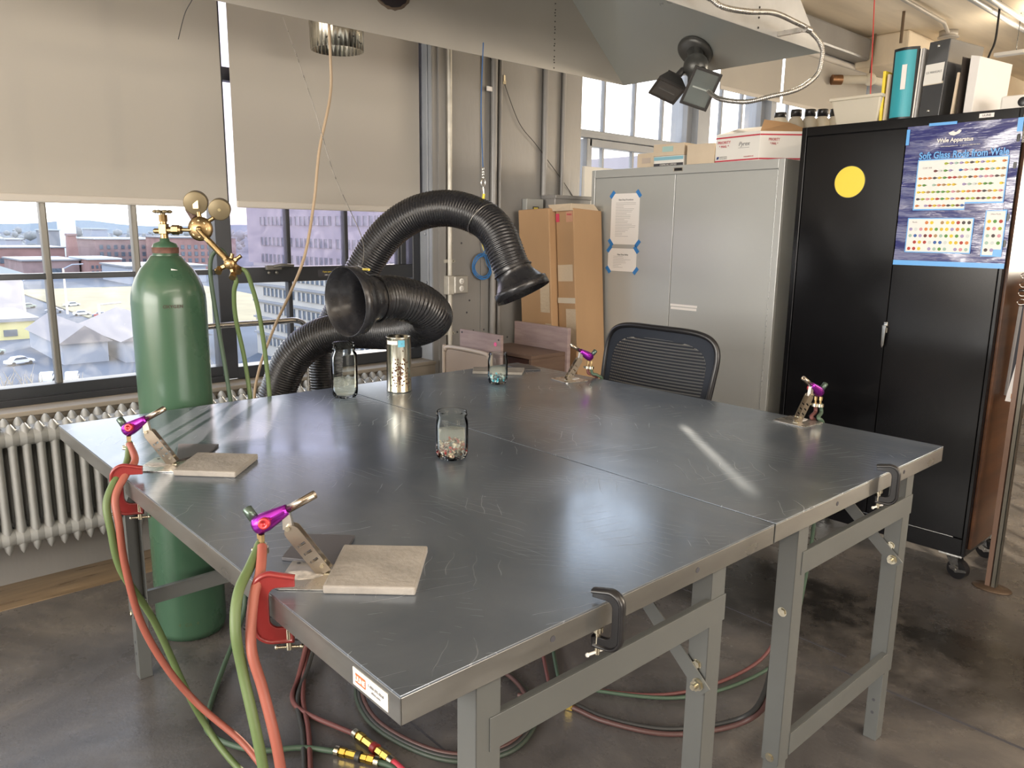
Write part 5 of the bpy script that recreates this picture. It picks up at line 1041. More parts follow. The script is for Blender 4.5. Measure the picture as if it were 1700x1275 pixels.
def swatches(par, u0, u1, v0, v1, rows, cols, drop, ov=True):
    b = MB(); W2, H2 = PX1-PX0, PZ1-PZ0
    for j in range(rows):
        for i in range(cols):
            if rr_.random() < .06 or drop(i, j): continue
            b.cur = rr_.randrange(len(PM)); c = V((PX0+(u0+(u1-u0)*(i+.5)/cols)*W2, py-.0068, PZ1-(v0+(v1-v0)*(j+.5)/rows)*H2))
            rx = .0068; b.add([c+V((rx*math.cos(a)*(1.0), 0, rx*(.72 if ov else 1)*math.sin(a))) for a in [2*PI*k/14 for k in range(14)]], [tuple(range(14))])
            if ov: b.add([c+V((.004, 0, .003)), c+V((.012, 0, .0006)), c+V((.012, 0, -.0006)), c+V((.004, 0, -.003))], [(0, 1, 2, 3)])
    b.build('printed_swatches', PM, par)
swatches(p1, .15, .91, .25, .545, 6, 17, lambda i, j: (j == 0 and i < 5) or (j == 1 and i < 3)); swatches(p1, .15, .60, .545, .59, 1, 11, lambda i, j: False)
swatches(p2, .115, .685, .665, .90, 5, 12, lambda i, j: j == 0 and i < 3, False); swatches(p3, .805, .95, .655, .90, 5, 3, lambda i, j: j == 4 and i == 2, False)
text('COE 104', 'panel_heading', (PX0+.23*(PX1-PX0), py-.0068, PZ1-.30*(PZ1-PZ0)), ex, ez, .0065, M_INK, p1); text('Rods', 'panel_heading', (PX0+.17*(PX1-PX0), py-.0068, PZ1-.685*(PZ1-PZ0)), ex, ez, .0065, M_INK, p2); text('Glass Rods', 'panel_heading', (PX0+.877*(PX1-PX0), py-.0068, PZ1-.63*(PZ1-PZ0)), ex, ez, .0055, M_INK, p3)

# things on top of the black cabinet
QZ = BZ1+.0005
t = thing('storage_bin', 'milky plastic bin standing at the left end of the black cabinet top', 'bin', (.88, 3.15, QZ))
b = MB(); b.hexa([(.785, 3.06, QZ), (.965, 3.06, QZ), (.965, 3.26, QZ), (.785, 3.26, QZ)], [(.762, 3.035, QZ+.112), (.985, 3.035, QZ+.112), (.985, 3.285, QZ+.112), (.762, 3.285, QZ+.112)]); b.build('bin_body', M_PLAS, t, bevel=.006)
b = MB(); b.box((.755, 3.028, QZ+.108), (.992, 3.292, QZ+.122)); b.build('bin_lid', M_PLAS, t, bevel=.004)
def slabup(name, label, cat, x0, th, h, d, m, lean=0., y0=3.06, ms=None):
    t = thing(name, label, cat, (x0+th/2, y0+d/2, QZ)); p = [(x0, y0, QZ), (x0+th, y0, QZ), (x0+th, y0+d, QZ), (x0, y0+d, QZ)]; b = MB(); b.hexa(p, [(a_+lean, c_, QZ+h) for a_, c_, _ in p]); b.build('cover', m, t, bevel=.004 if th > .02 else .001); return t
slabup('folder', 'yellow folder leaning beside the teal binder', 'folder', .975, .012, .215, .22, M_YEL, -.002)
slabup('folder', 'cream folder between the yellow folder and the teal binder', 'folder', .990, .009, .20, .21, M_CARDL, .004)
# teal binder
t = thing('ring_binder', 'thick teal ring binder with a rounded spine on the black cabinet', 'binder', (1.05, 3.1, QZ))
b = MB(); b.box((1.004, 3.078, QZ), (1.010, 3.30, QZ+.292)); b.box((1.102, 3.078, QZ), (1.108, 3.30, QZ+.292)); b.build('cover', M_BLACK, t, bevel=.002)
b = MB()
pr = [(0, .0)]+[(.104*k/16, -.016*math.sin(PI*k/16)) for k in range(17)]+[(.104, 0)]
vs_ = [(1.004+x, 3.08+y, QZ+z_) for z_ in (.0, .30) for x, y in [(.104*k/16, -.018*math.sin(PI*k/16)) for k in range(17)]+[(.104*k/16, -.018*math.sin(PI*k/16)+.005) for k in range(16, -1, -1)]]
n_ = 34; b.add(vs_, [(k, (k+1) % n_, n_+(k+1) % n_, n_+k) for k in range(n_)]+[tuple(range(n_)), tuple(range(n_, 2*n_))]); b.build('spine', M_BLACK, t)
b = MB(); vs_ = [(1.004+.104*u, 3.08-.018*math.sin(PI*u)-.0012, QZ+z_) for z_ in (.018, .288) for u in [.08+.84*k/14 for k in range(15)]]; b.add(vs_, [(k, k+1, 15+k+1, 15+k) for k in range(14)]); b.build('teal_spine_panel', M_TEAL, t)
b = MB(); b.box((1.052, 3.0585, QZ+.13), (1.072, 3.0595, QZ+.23)); b.build('spine_label', M_PAPER, t)
b = MB(); b.box((1.011, 3.095, QZ+.01), (1.10, 3.29, QZ+.28)); b.build('pages', M_PAPER, t)
slabup('folder', 'thin white folder right of the teal binder', 'folder', 1.112, .006, .285, .22, M_WHITE, .008)
slabup('folder', 'thin grey folder touching the silver lever arch file', 'folder', 1.121, .006, .285, .22, mat('grey_card', (.42, .42, .43), .5), .008)
t = thing('lever_arch_file', 'silver-grey shiny lever arch file with white spine label', 'binder', (1.18, 3.1, QZ))
b = MB(); p = [(1.134, 3.07, QZ), (1.222, 3.05, QZ), (1.262, 3.31, QZ), (1.176, 3.33, QZ)]; lean_ = .016; q = [(a_+lean_, c_, QZ+.305) for a_, c_, _ in p]; b.hexa(p, q); b.build('cover', mat('silver_black_laminate', (.10, .105, .115), .12, .5, coat=.6), t, bevel=.002)
def ff(u, v, o_=.0015): return V(p[0]).lerp(V(p[1]), u).lerp(V(q[0]).lerp(V(q[1]), u), v)+V((-.2, -1, 0)).normalized()*o_
for nm, u0, u1, v0, v1, m, o_ in (('spine_label', .0, .9, .45, .71, M_WHITE, .002), ('label_backing', .0, .96, .44, .47, mat('cream_tape', (.58, .52, .42), .5), .0015)):
    b = MB(); b.add([ff(u0, v0, o_), ff(u1, v0, o_), ff(u1, v1, o_), ff(u0, v1, o_)], [(0, 1, 2, 3)]); b.build(nm, m, t)
sd = (V(p[1])-V(p[0])).normalized(); text('CE MANUALS', 'printed_letters', ff(.45, .60, .003), sd, (.05, 0, 1), .009, M_INK, t, squash=.9)
for v in (.1, .93): b = MB(); b.lathe([(0, .003), (.004, .003), (.006, 0)], ff(.45, v, 0), (-.2, -1, 0), 14); b.build('rivet', M_CHROME, t)
slabup('folder', 'cream paper folder right of the lever arch file', 'folder', 1.262, .008, .17, .2, M_CARDL, .01)
t = thing('book_end', 'dark metal bookend with rounded corners beside the lever arch file', 'bookend', (1.30, 3.2, QZ))
b = MB(); cxy = V((1.283, 3.07, QZ)); exd = V((.22, .975, 0)).normalized(); b.prism([(0, 0), (.15, 0), (.15, .20), (.14, .222), (.12, .23), (.0, .23)], cxy, exd, ez, .003); b.build('upright', mat('dark_bronze', (.06, .05, .045), .35, .6), t)
t = thing('white_board_box', 'tall whitish flat box standing at the back beside the bookend', 'box', (1.31, 3.2, QZ))
b = MB(); b.hexa([(1.30, 3.09, QZ), (1.336, 3.08, QZ), (1.375, 3.34, QZ), (1.34, 3.345, QZ)], [(1.306, 3.09, QZ+.235), (1.345, 3.08, QZ+.225), (1.385, 3.34, QZ+.225), (1.345, 3.345, QZ+.235)]); b.build('box_body', M_PAPER, t, bevel=.002)
t = thing('white_box', 'small white box with a round dark hole at the right of the black cabinet top', 'box', (1.48, 3.1, QZ))
b = MB(); b.box((1.436, 3.08, QZ), (1.55, 3.20, QZ+.062)); b.build('box_body', M_WHITE, t, bevel=.008)
b = MB(); b.lathe([(0, .001), (.016, .001), (.018, .0)], (1.515, 3.0785, QZ+.034), (0, -1, 0), 26); b.build('round_hole', M_BLACK, t)

# ================================================================== RIGHT OF THE BLACK CABINET
t = thing('paper_stand', 'metal post stand on an oval foot right of the black cabinet', 'stand', (1.655, 3.03, 0))
b = MB(); b.lathe([(0, .012), (.03, .012), (.072, .006), (.075, 0), (0, 0)], (1.655, 3.03, 0), n=36)
for v in b.v: v.y = 3.03+(v.y-3.03)*.7
b.build('foot', mat('rusty_brown_steel', (.11, .075, .05), .5, .5), t)
b = MB(); b.box((1.632, 3.015, .01), (1.650, 3.05, 2.0)); b.build('wooden_post', mat('pinkish_wood_strip', (.15, .09, .065), .5), t)
b = MB(); b.box((1.656, 3.013, .01), (1.672, 3.017, 2.0)); b.box((1.669, 3.013, .01), (1.673, 3.045, 2.0)); b.build('angle_post', mat('dark_galvanised', (.12, .11, .09), .4, .7), t)
ry = 3.0
b = MB(); b.cyl((1.58, 3.12, 1.235), (1.95, 3.12, 1.235), .006, n=10); b.build('clip_rail', M_BLACK, t)
for k, (x0, x1, z0, z1, yy, m, lb_) in enumerate(((1.572, 1.60, .80, 1.17, 3.14, mat('grey_paper', (.36, .34, .33), .7), 'grey curled sheet hanging beside the black cabinet'), (1.595, 1.66, .79, 1.18, 3.10, M_DINK, 'dark sheet hanging between the grey and white sheets'), (1.60, 1.74, .79, 1.17, 3.06, M_PAPER, 'white printed sheet hanging at the right edge'))):
    o = thing('hanging_sheet', lb_, 'paper', ((x0+x1)/2, yy, z0)); b = MB(); vs_ = []
    for j in range(9):
        for i in range(7):
            u, v = i/6, j/8; vs_.append((x0+(x1-x0)*u+.045*(1-v)*0+.05*v*(1 if k == 2 else .2), yy-.012*math.sin(u*3)*(1-v), z0+(z1-z0)*v))
    b.add(vs_, [(j*7+i, j*7+i+1, j*7+i+8, j*7+i+7) for j in range(8) for i in range(6)], True); sh = b.build('sheet', m, o)
    if k == 2:
        b = MB(); bars(b, (x0+.02, yy-.013, z0+.1), ex, ez, [(.03, .1, .012*q_, .0012) for q_ in range(-4, 18)]); b.build('printed_lines', M_INK, sh)
        b = MB(); b.box((x0+.022, yy-.0135, z0+.015), (x0+.034, yy-.0128, z0+.035)); b.build('orange_mark', mat('orange_print', (.5, .2, .05), .7), sh)
for k, z_ in enumerate((1.19, 1.225, 1.26, 1.295)):
    o = thing('binder_clip', ['wire binder clip, lowest of the stack of clips right of the black cabinet', 'wire binder clip, second from the bottom right of the black cabinet', 'wire binder clip, third from the bottom right of the black cabinet', 'wire binder clip, topmost right of the black cabinet'][k], 'clip', (1.63, 3.09, z_), 'binder clips on the paper stand')
    b = MB(); b.tube(spline([(1.66, 3.085, z_), (1.635, 3.08, z_+.004), (1.605, 3.078, z_+.012), (1.59, 3.08, z_+.002), (1.60, 3.078, z_-.010), (1.63, 3.082, z_-.004), (1.66, 3.085, z_-.002)], 5), .0016, 6); b.build('wire_handle', M_CHROME, o)
    b = MB(); b.box((1.655, 3.06, z_-.008), (1.69, 3.10, z_+.008)); b.build('clip_body', M_BLACK, o, bevel=.002)
t = thing('plywood_cupboard', 'dark brown wooden cupboard beyond the paper stand at the right edge', 'cupboard', (2.1, 3.8, 0))
b = MB(); b.box((1.70, 3.60, .12), (2.6, 4.05, 1.30)); b.build('cupboard_body', M_WOODREFL, t, bevel=.003)
b = MB(); b.box((1.72, 3.62, 0), (2.58, 4.03, .12)); b.build('plinth', M_BLACK, t)

# ================================================================== HOSES ON THE FLOOR
def fitting(name, label, pts, m2, r=.011):
    t = thing(name, label, 'fitting', pts[0]); P = [V(p) for p in pts]; d = (P[1]-P[0]); Lg = d.length; d.normalize()
    for a_, c_, rr, nm, mm, n_ in ((0, .09, 1.25, 'hose_clamp', M_BOLT, 16), (.12, .24, 1.2, 'hex_nut', M_BRASSB, 6), (.26, .46, 1.0, 'union_body', M_BRASSB, 6), (.48, .58, 1.35, 'collar', m2, 20), (.60, .72, 1.05, 'hex_nut', M_BRASSB, 6), (.74, .88, 1.2, 'hex_nut', M_BRASSB, 6), (.90, 1.0, 1.25, 'hose_clamp', M_BOLT, 16)):
        b = MB(); b.cyl(P[0]+d*Lg*a_, P[0]+d*Lg*c_, r*rr, n=n_, smooth=n_ > 6); b.build(nm, mm, t)
    b = MB(); b.cyl(P[0], P[1], r*.7, n=10); b.build('core', M_BRASSB, t)
    return t
FG = 'hoses on the floor under the tables'
hose('floor_hose', 'green hose on the floor running to the brass coupling', [(-.06, .60, .45), (.0, .535, .25), (.042, .498, .10), (.201, .359, .02), (.395, .236, .010), (.499, .205, .010), (.641, .268, .010), (.719, .373, .010), (.801, .441, .010)], .008, M_DGRNH, group=FG)
fitting('hose_coupling', 'brass coupling on the green floor hose', [(.797, .437, .014), (.918, .503, .014)], M_DKH)
hose('floor_hose', 'green hose end beyond the brass coupling', [(.914, .500, .014), (.96, .52, .012), (1.02, .51, .010), (1.10, .46, .010), (1.2, .36, .010)], .008, M_DGRNH, group=FG)
hose('floor_hose', 'dull red hose bending on the floor towards the brass coupling', [(.42, .72, .60), (.36, .66, .35), (.31, .62, .12), (.393, .529, .012), (.473, .468, .010), (.54, .452, .010), (.613, .466, .010), (.70, .495, .010), (.769, .519, .010)], .0078, M_DREDH, group=FG)
fitting('hose_coupling', 'brass coupling with red collar on the red floor hose', [(.765, .517, .014), (.945, .531, .014)], M_REDCL, .0115)
hose('floor_hose', 'bright pinkish red hose end beyond the red collar coupling', [(.94, .531, .014), (1.0, .532, .012), (1.08, .52, .010), (1.2, .47, .010)], .010, mat('pinkish_red_hose', (.50, .05, .08), .45), group=FG)
for off, m, nm in ((0, M_DREDH, 'dull red hose of the strapped bundle hanging behind the near table edge'), (.018, M_DKH, 'dark hose of the strapped bundle hanging behind the near table edge')):
    hose('floor_hose', nm, [(.40+off, .74, .80), (.36+off, .70, .45), (.30+off, .655, .14), (.36+off, .575, .03), (.50, .49-off, .010), (.66, .425-off, .010), (.827, .345-off, .010), (1.0, .26-off, .010)], .0075, m, group=FG)
for k, (off, m) in enumerate(((0, mat('dark_green_hose', (.04, .055, .042), .5)), (.016, M_DKH), (.034, mat('dark_brown_red_hose', (.075, .036, .033), .5)))):
    s_ = 1-off*1.0; cx_, cy_ = .80, .83
    pts = [(.531, .70), (.60, .62), (.767, .578), (.959, .615), (1.072, .695), (1.115, .835), (1.038, .98), (.86, 1.06), (.66, 1.03), (.53, .90)]
    b = MB(); b.tube(spline([(cx_+(x-cx_)*(s_-off), cy_+(y-cy_)*(s_-off), .009+.004*k) for x, y in pts], 8, closed=True), .0068, 8, closed=True)
    tag(b.build('floor_hose', m), ['outermost dull green ring of the hose coil under the near table', 'middle dark ring of the hose coil under the near table', 'innermost dull red ring of the hose coil under the near table'][k], 'hose', FG)
for off, m, nm in ((0, M_DKH, 'dark hose sweeping over the floor and up the far table leg, upper one'), (.016, mat('dark_brown_red_hose', (.075, .036, .033), .5), 'dull red hose sweeping over the floor and up the far table leg, lower one')):
    hose('floor_hose', nm, [(.93, 1.02-off, .010), (1.065+off*.3, 1.096-off, .010), (1.189+off*.5, 1.125-off, .010), (1.334+off, 1.211-off, .010), (1.43+off, 1.345-off, .014), (1.50+off, 1.40, .06), (1.58+off, 1.33, .20), (1.64+off*.6, 1.25, .40), (1.655+off*.6, 1.235, .60), (1.65+off*.6, 1.23, .84)], .0078, m, group=FG)
b = MB(); b.obox((1.075, 1.092, .013), (.022, .036, .022), rotz(.4)); tag(b.build('hose_tag', M_BRASSB), 'small brass coloured band around the hose pair under the tables', 'band')
b = MB(); b.tube(spline([(1.33, .93, .003), (1.345, .945, .003), (1.36, .952, .003), (1.375, .952, .003)], 5), .0028, 8); tag(b.build('scrap_offcut', M_WHITE), 'tiny white curved scrap lying on the floor between the table legs', 'scrap')
t = thing('cable_tie_stand', 'black sled-like steel foot between the cylinder and the near torch hoses', 'stand', (.2, .62, 0))
b = MB(); b.tube(spline([(-.02, .53, .015), (.05, .56, .015), (.16, .62, .02), (.28, .72, .05), (.34, .78, .25), (.36, .80, .55)], 8), .011, 10); b.tube(spline([(.10, .66, .60), (.13, .66, .35), (.20, .66, .15), (.30, .70, .03), (.40, .74, .015)], 8), .012, 10); b.build('tube_foot', M_BLACK, t)

# ================================================================== CEILING SERVICES
def cpipe(name, label, cat, pts, r, m=M_PIPE, group=None): b = MB(); b.tube(pts, r, 10); return tag(b.build(name, m, org=pts[0]), label, cat, group)
M_CPIPE = mat('painted_ceiling_conduit', (.40, .37, .33), .5, .2)
cpipe('ceiling_conduit', 'ceiling conduit ending in the round junction box', 'conduit', [(-.10, 3.6, 3.19), (-.155, 5.7, 3.19), (-.19, 6.75, 3.19), (-.28, 7.1, 3.19)], .016, M_CPIPE)
t = thing('ceiling_junction_box', 'round white junction box on the ceiling', 'electrical box', (-.30, 7.2, 3.17)); b = MB(); b.lathe([(0, 0), (.075, 0), (.075, .05), (0, .05)], (-.31, 7.2, 3.17), n=24); b.build('box', M_CPIPE, t); b = MB(); b.lathe([(0, -.008), (.085, -.008), (.085, .0), (0, 0)], (-.31, 7.2, 3.17), n=24); b.build('cover', M_CPIPE, t)
cpipe('ceiling_conduit', 'long dark ceiling conduit along the window side', 'conduit', [(-.98, 3.5, 3.2), (-.985, 6.85, 3.2)], .014, mat('brownish_conduit', (.20, .17, .14), .5, .3))
cpipe('ceiling_conduit', 'left one of the two parallel grey ceiling conduits at the upper right', 'conduit', [(.235, 4.0, 3.16), (.235, 8.9, 3.16)], .022, mat('light_grey_conduit', (.42, .42, .42), .4, .4))
cpipe('ceiling_conduit', 'right one of the two parallel grey ceiling conduits at the upper right', 'conduit', [(.315, 4.0, 3.17), (.315, 8.9, 3.17)], .022, mat('light_grey_conduit', (.42, .42, .42), .4, .4))
cpipe('hanger_rod', 'threaded ceiling rod left of the red line', 'rod', [(-.80, 6.86, 3.22), (-.81, 6.84, 2.80)], .010, mat('rusty_rod', (.16, .11, .07), .6, .4))
cpipe('hanger_rod', 'short iron ceiling rod with eye above the teal binder', 'rod', [(-.335, 6.3, 3.22), (-.335, 6.3, 2.98)], .012, mat('rusty_rod', (.16, .11, .07), .6, .4))
t = thing('sprinkler_pipe', 'white capped pipe end hanging under the ceiling near the window', 'pipe', (-.9, 6.75, 2.84))
b = MB(); b.cyl((-.93, 6.50, 2.80), (-.76, 6.68, 2.805), .036, n=16); b.sphere((-.74, 6.70, 2.805), .054, 16); b.cyl((-.74, 6.7, 2.805), (-.50, 7.9, 2.77), .032, n=14); b.build('pipe', M_PLAS, t)
b = MB(); b.cyl((-.97, 6.455, 2.80), (-.91, 6.52, 2.80), .043, n=14); b.build('cap', mat('copper_cap', (.30, .16, .08), .4, .7), t)
b = MB(); pts = [(.31, 6.58, 3.34), (.31, 6.56, 2.93), (.27, 6.50, 2.86), (.20, 6.45, 2.80)]+[(.285+.095*math.cos(a), 6.52+.095*math.sin(a)*.9, 2.74+.09*math.sin(a+2.2)) for a in [PI*.9+2*PI*k/16 for k in range(17)]]+[(.26, 6.45, 2.60), (.265, 6.46, 2.54)]
R_v = V((.6686, .7435, .0)); c0 = V((.285, 6.53, 2.70)); pts = [c0+V((0, 0, .52)), c0+V((0, 0, .25)), c0-R_v*.03+V((0, 0, .14))]+[c0+(R_v*math.cos(a)+V((0, 0, 1))*math.sin(a))*.088 for a in [2.2+2*PI*k/16 for k in range(16)]]+[c0-R_v*.085+V((0, 0, -.02)), c0-R_v*.09+V((0, 0, -.14))]
b.tube(spline(pts, 5), .0085, 7); tag(b.build('looped_cord', M_BLACK, org=(.285, 6.53, 3.3)), 'looped black cord hanging from the ceiling above the small white box', 'cord')
t = thing('ceiling_light', 'pale strip light fixture hung under the ceiling at the upper right', 'light', (.9, 7.6, 3.0))
b = MB(); b.box((.15, 6.95, 2.905), (1.9, 7.03, 2.93)); b.build('housing', M_WHITE, t)
for x_ in (.3, 1.7): b = MB(); b.cyl((x_, 6.99, 2.93), (x_, 6.99, 3.22), .003, n=6); b.build('suspension_wire', M_DKH, t)
cpipe('red_line', 'thin red line stretched from the ceiling behind the milky bin', 'line', [(.42, 4.05, 3.22), (.66, 3.65, 2.15)], .0028, mat('red_string', (.65, .05, .05), .5))
t = thing('ventilation_duct', 'long dark grey duct under the far part of the ceiling', 'duct', (.7, 10.6, 2.7))
b = MB(); b.box((-.2, 10.3, 2.5), (4.5, 10.9, 2.85)); b.build('duct_run', M_WALLG, t, bevel=.02)

# ================================================================== OUTSIDE
GZ = -11.0
M_SNOWY = mat('pale_asphalt', (.115, .13, .155), 1., 0., noise=.15, nscale=.05, coords='Object', spec=.0)
M_BRICK = mat('outside_brick', (.25, .15, .14), .9, 0., noise=.15, nscale=.3); M_BRICKD = mat('outside_brick_dull', (.23, .165, .165), .9, 0., noise=.15, nscale=.3)
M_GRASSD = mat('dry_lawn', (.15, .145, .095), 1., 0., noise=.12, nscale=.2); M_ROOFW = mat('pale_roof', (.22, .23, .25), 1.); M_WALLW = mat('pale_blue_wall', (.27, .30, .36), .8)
M_CONC = mat('pale_concrete', (.36, .35, .33), .85, 0., noise=.06, nscale=.2); M_CONCP = mat('screen_dimmed_concrete', (.27, .255, .28), .85, 0., noise=.08, nscale=.3, stretch=(1, 1, .2)); M_WIN = mat('outside_window', (.10, .125, .16), .15, .2, noise=.2, nscale=2.)  # upper office concrete darkened: the window screen's dimming put into its colour
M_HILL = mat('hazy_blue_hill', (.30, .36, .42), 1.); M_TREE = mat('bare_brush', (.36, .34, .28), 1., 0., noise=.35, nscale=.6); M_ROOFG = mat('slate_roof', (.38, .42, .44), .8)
b = MB(); b.box((-1800, -600, GZ-.5), (-20, 900, GZ)); struct(b.build('ground', M_SNOWY, org=(0, 0, GZ)))
b = MB(); b.box((-172, 20, GZ), (-98, 60, GZ+.05)); b.v = [V((-172, 28, GZ)), V((-113, 27, GZ)), V((-98, 31, GZ)), V((-95, 58, GZ)), V((-150, 62, GZ)), V((-172, 62, GZ)), V((-172, 28, GZ+.15)), V((-113, 27, GZ+.15)), V((-98, 31, GZ+.15)), V((-95, 58, GZ+.15)), V((-150, 62, GZ+.15)), V((-172, 62, GZ+.15))]
b.f = [(5, 4, 3, 2, 1, 0), (6, 7, 8, 9, 10, 11)]+[(i, (i+1) % 6, 6+(i+1) % 6, 6+i) for i in range(6)]; b.m = [0]*8; b.sm = [False]*8; struct(b.build('ground_lawn', M_GRASSD, org=(0, 0, GZ)))
b = MB(); rr_ = random.Random(4); ys_ = [-700+i*26 for i in range(90)]
def hh_(y): return 2.0+8*math.exp(-((y-352)/55)**2)+4.5*math.exp(-((y-620)/120)**2)+1.5*math.sin(y*.021)+3*math.exp(-((y-200)/80)**2)
vs_ = [(-1500, y, hh_(y)) for y in ys_]+[(-1500, y, GZ) for y in ys_]+[(-1700, y, GZ) for y in ys_]; n_ = len(ys_)
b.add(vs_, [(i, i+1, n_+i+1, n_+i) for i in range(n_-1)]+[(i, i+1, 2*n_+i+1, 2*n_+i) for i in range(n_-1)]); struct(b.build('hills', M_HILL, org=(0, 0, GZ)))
# belt of bare trees in front of the hill
b = MB()
for k in range(700): y = -40+k*.8+rr_.uniform(-2, 2); b.sphere((-420+rr_.uniform(-30, 30), y, rr_.uniform(-9, -1.2)), rr_.uniform(.8, 2.4), 6, (1, 1.2, rr_.uniform(.6, 1.5)))
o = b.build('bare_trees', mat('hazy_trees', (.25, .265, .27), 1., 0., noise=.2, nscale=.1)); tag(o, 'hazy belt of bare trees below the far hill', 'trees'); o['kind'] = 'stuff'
def bldg(name, label, x0, x1, y0, y1, z1, wall, roof, wins=(), over=.4, gable=0):
    t = thing(name, label, 'building', ((x0+x1)/2, (y0+y1)/2, GZ)); b = MB(); b.box((x0, y0, GZ), (x1, y1, z1)); b.build('walls', wall, t)
    b = MB()
    if gable: ym = (y0+y1)/2; b.add([(x0, y0-over, z1), (x1+over, y0-over, z1), (x1+over, ym, z1+gable), (x0, ym, z1+gable), (x0, y1+over, z1), (x1+over, y1+over, z1)], [(0, 1, 2, 3), (3, 2, 5, 4), (1, 5, 2)])
    else: b.box((x0-over, y0-over, z1), (x1+over, y1+over, z1+.35))
    b.build('roof', roof, t)
    for (yy0, yy1, zz0, zz1) in wins: b = MB(); b.box((x1, yy0, zz0), (x1+.12, yy1, zz1)); b.build('window', M_WIN, t)
    return t
def grid(y0, y1, ny, z0, z1, nz, fw=.5, fh=.6): return [(y0+(y1-y0)*i/ny, y0+(y1-y0)*(i+fw)/ny, z0+(z1-z0)*j/nz, z0+(z1-z0)*(j+fh)/nz) for i in range(ny) for j in range(nz)]
bldg('brick_mill', 'long low brick mill with pale roof left of the chimney', -285, -262, 36, 57, -5.2, M_BRICK, M_ROOFW, grid(38, 56, 8, -9.5, -7, 1))
bldg('brick_mill', 'tall brick mill block right of the chimney', -262, -240, 60, 79, -2.3, M_BRICKD, M_ROOFG, grid(61, 78, 9, -9, -3, 3))
bldg('brick_mill', 'brick mill with small orange windows near the mullion', -235, -215, 72, 90, -1.5, M_BRICK, M_ROOFW, grid(73, 89, 9, -8, -2.6, 3))
bldg('brick_workshop', 'near brick workshop with arched windows at the foot of the chimney', -222, -205, 49.5, 56.5, -6.6, M_BRICK, M_ROOFG, grid(50, 56, 6, -10, -7.4, 2))
bldg('brick_workshop', 'dull brick workshop with a sky blue door left of the chimney', -235, -212, 37, 49, -7.0, M_BRICKD, M_ROOFW, [(43, 45, -10.6, -8.8)])
bldg('white_warehouse', 'pale blue white warehouse right of the brick workshop', -200, -180, 51, 68, -7.4, M_WALLW, M_ROOFW, ())
bldg('white_house', 'small white house before the far hill, left of the tower', -330, -318, 63, 68, -.4, M_ROOFW, M_ROOFG, ())
bldg('white_house', 'small pale house before the far hill, right of the tower', -330, -318, 78.5, 84, .2, M_WALLW, M_ROOFG, ())
bldg('white_house', 'tiny white house under the conifer at the far left', -305, -295, 47.5, 52, -3.3, M_WALLW, M_ROOFG, ())
t = thing('brick_chimney', 'tall square brick chimney of the mill', 'chimney', (-240, 54, GZ)); b = MB(); b.hexa([(-241.5, 52.6, GZ), (-238.5, 52.6, GZ), (-238.5, 55.6, GZ), (-241.5, 55.6, GZ)], [(-241, 53, -1.0), (-239, 53, -1.0), (-239, 55.1, -1.0), (-241, 55.1, -1.0)]); b.build('shaft', M_BRICK, t); b = MB(); b.box((-241.3, 52.8, -1.3), (-238.7, 55.3, -.7)); b.build('cap', M_BRICKD, t)
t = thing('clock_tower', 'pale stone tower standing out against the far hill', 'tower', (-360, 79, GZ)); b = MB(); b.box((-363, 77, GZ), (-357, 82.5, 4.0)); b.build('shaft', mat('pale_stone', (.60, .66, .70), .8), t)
b = MB()
for y_ in (77.2, 79.2, 81.3): b.box((-358, y_, 4.0), (-357, y_+.9, 5.3))
b.build('battlements', mat('pale_stone', (.60, .66, .70), .8), t)
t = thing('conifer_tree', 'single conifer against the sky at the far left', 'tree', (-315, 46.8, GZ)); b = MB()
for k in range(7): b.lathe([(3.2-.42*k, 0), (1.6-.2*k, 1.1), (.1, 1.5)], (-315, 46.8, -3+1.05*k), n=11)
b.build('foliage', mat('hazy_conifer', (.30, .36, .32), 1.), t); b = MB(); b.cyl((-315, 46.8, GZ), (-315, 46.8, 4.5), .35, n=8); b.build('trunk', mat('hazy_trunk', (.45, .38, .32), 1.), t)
bldg('gabled_house', 'lilac grey house with a slate roof at the left window edge', -150, -128, 8, 22, -5.4, mat('lilac_grey_render', (.50, .46, .46), .85), M_ROOFG, [(16.5, 18, -9.2, -7.2)], gable=2.8)
bldg('shop_front', 'low shop with yellow windows at the left window edge', -110, -97, 2, 17.5, -9.0, mat('yellow_shop_glass', (.62, .56, .25), .6), M_ROOFW, grid(4, 17, 5, -10.6, -9.4, 1))
bldg('metal_shed', 'white metal shed with low gabled roof below the gas cylinder window, left half', -90, -76, 15.6, 19.4, -9.1, M_WALLW, mat('pinkish_metal_roof', (.22, .20, .20), .9), (), gable=1.6)
bldg('metal_shed', 'white metal shed with low gabled roof nearest the gas cylinder, right half', -90, -74, 20.3, 28, -9.0, M_WALLW, mat('pinkish_metal_roof', (.33, .30, .30), .6), (), gable=1.7)
def car(label, x, y, an, col, s=1.):
    t = thing('parked_car', label, 'car', (x, y, GZ), 'cars parked along the street'); R = rotz(an); o = V((x, y, GZ+.02))
    pr = [(-2.2, .35), (-2.2, .85), (-1.5, .95), (-.95, 1.42), (.65, 1.45), (1.25, .98), (2.1, .85), (2.25, .4)]
    b = MB(); b.prism([(a*s, c*s) for a, c in pr], o, R @ V((1, 0, 0)), ez, 1.75*s); b.build('car_body', mat('car_'+'_'.join('%02d' % int(c*99) for c in col), col, .3), t, bevel=.08)
    b = MB(); b.prism([(a*s, c*s) for a, c in [(-1.35, .98), (-.92, 1.36), (.6, 1.38), (1.05, 1.0)]], o, R @ V((1, 0, 0)), ez, 1.80*s); b.build('car_windows', M_WIN, t)
    for a in (-1.35, 1.4):
        b = MB(); c = o+R @ V((a*s, 0, .33*s)); w_ = R @ V((0, .9*s, 0)); b.cyl(c-w_, c+w_, .33*s, n=14); b.build('axle_wheels', M_BLACK, t)
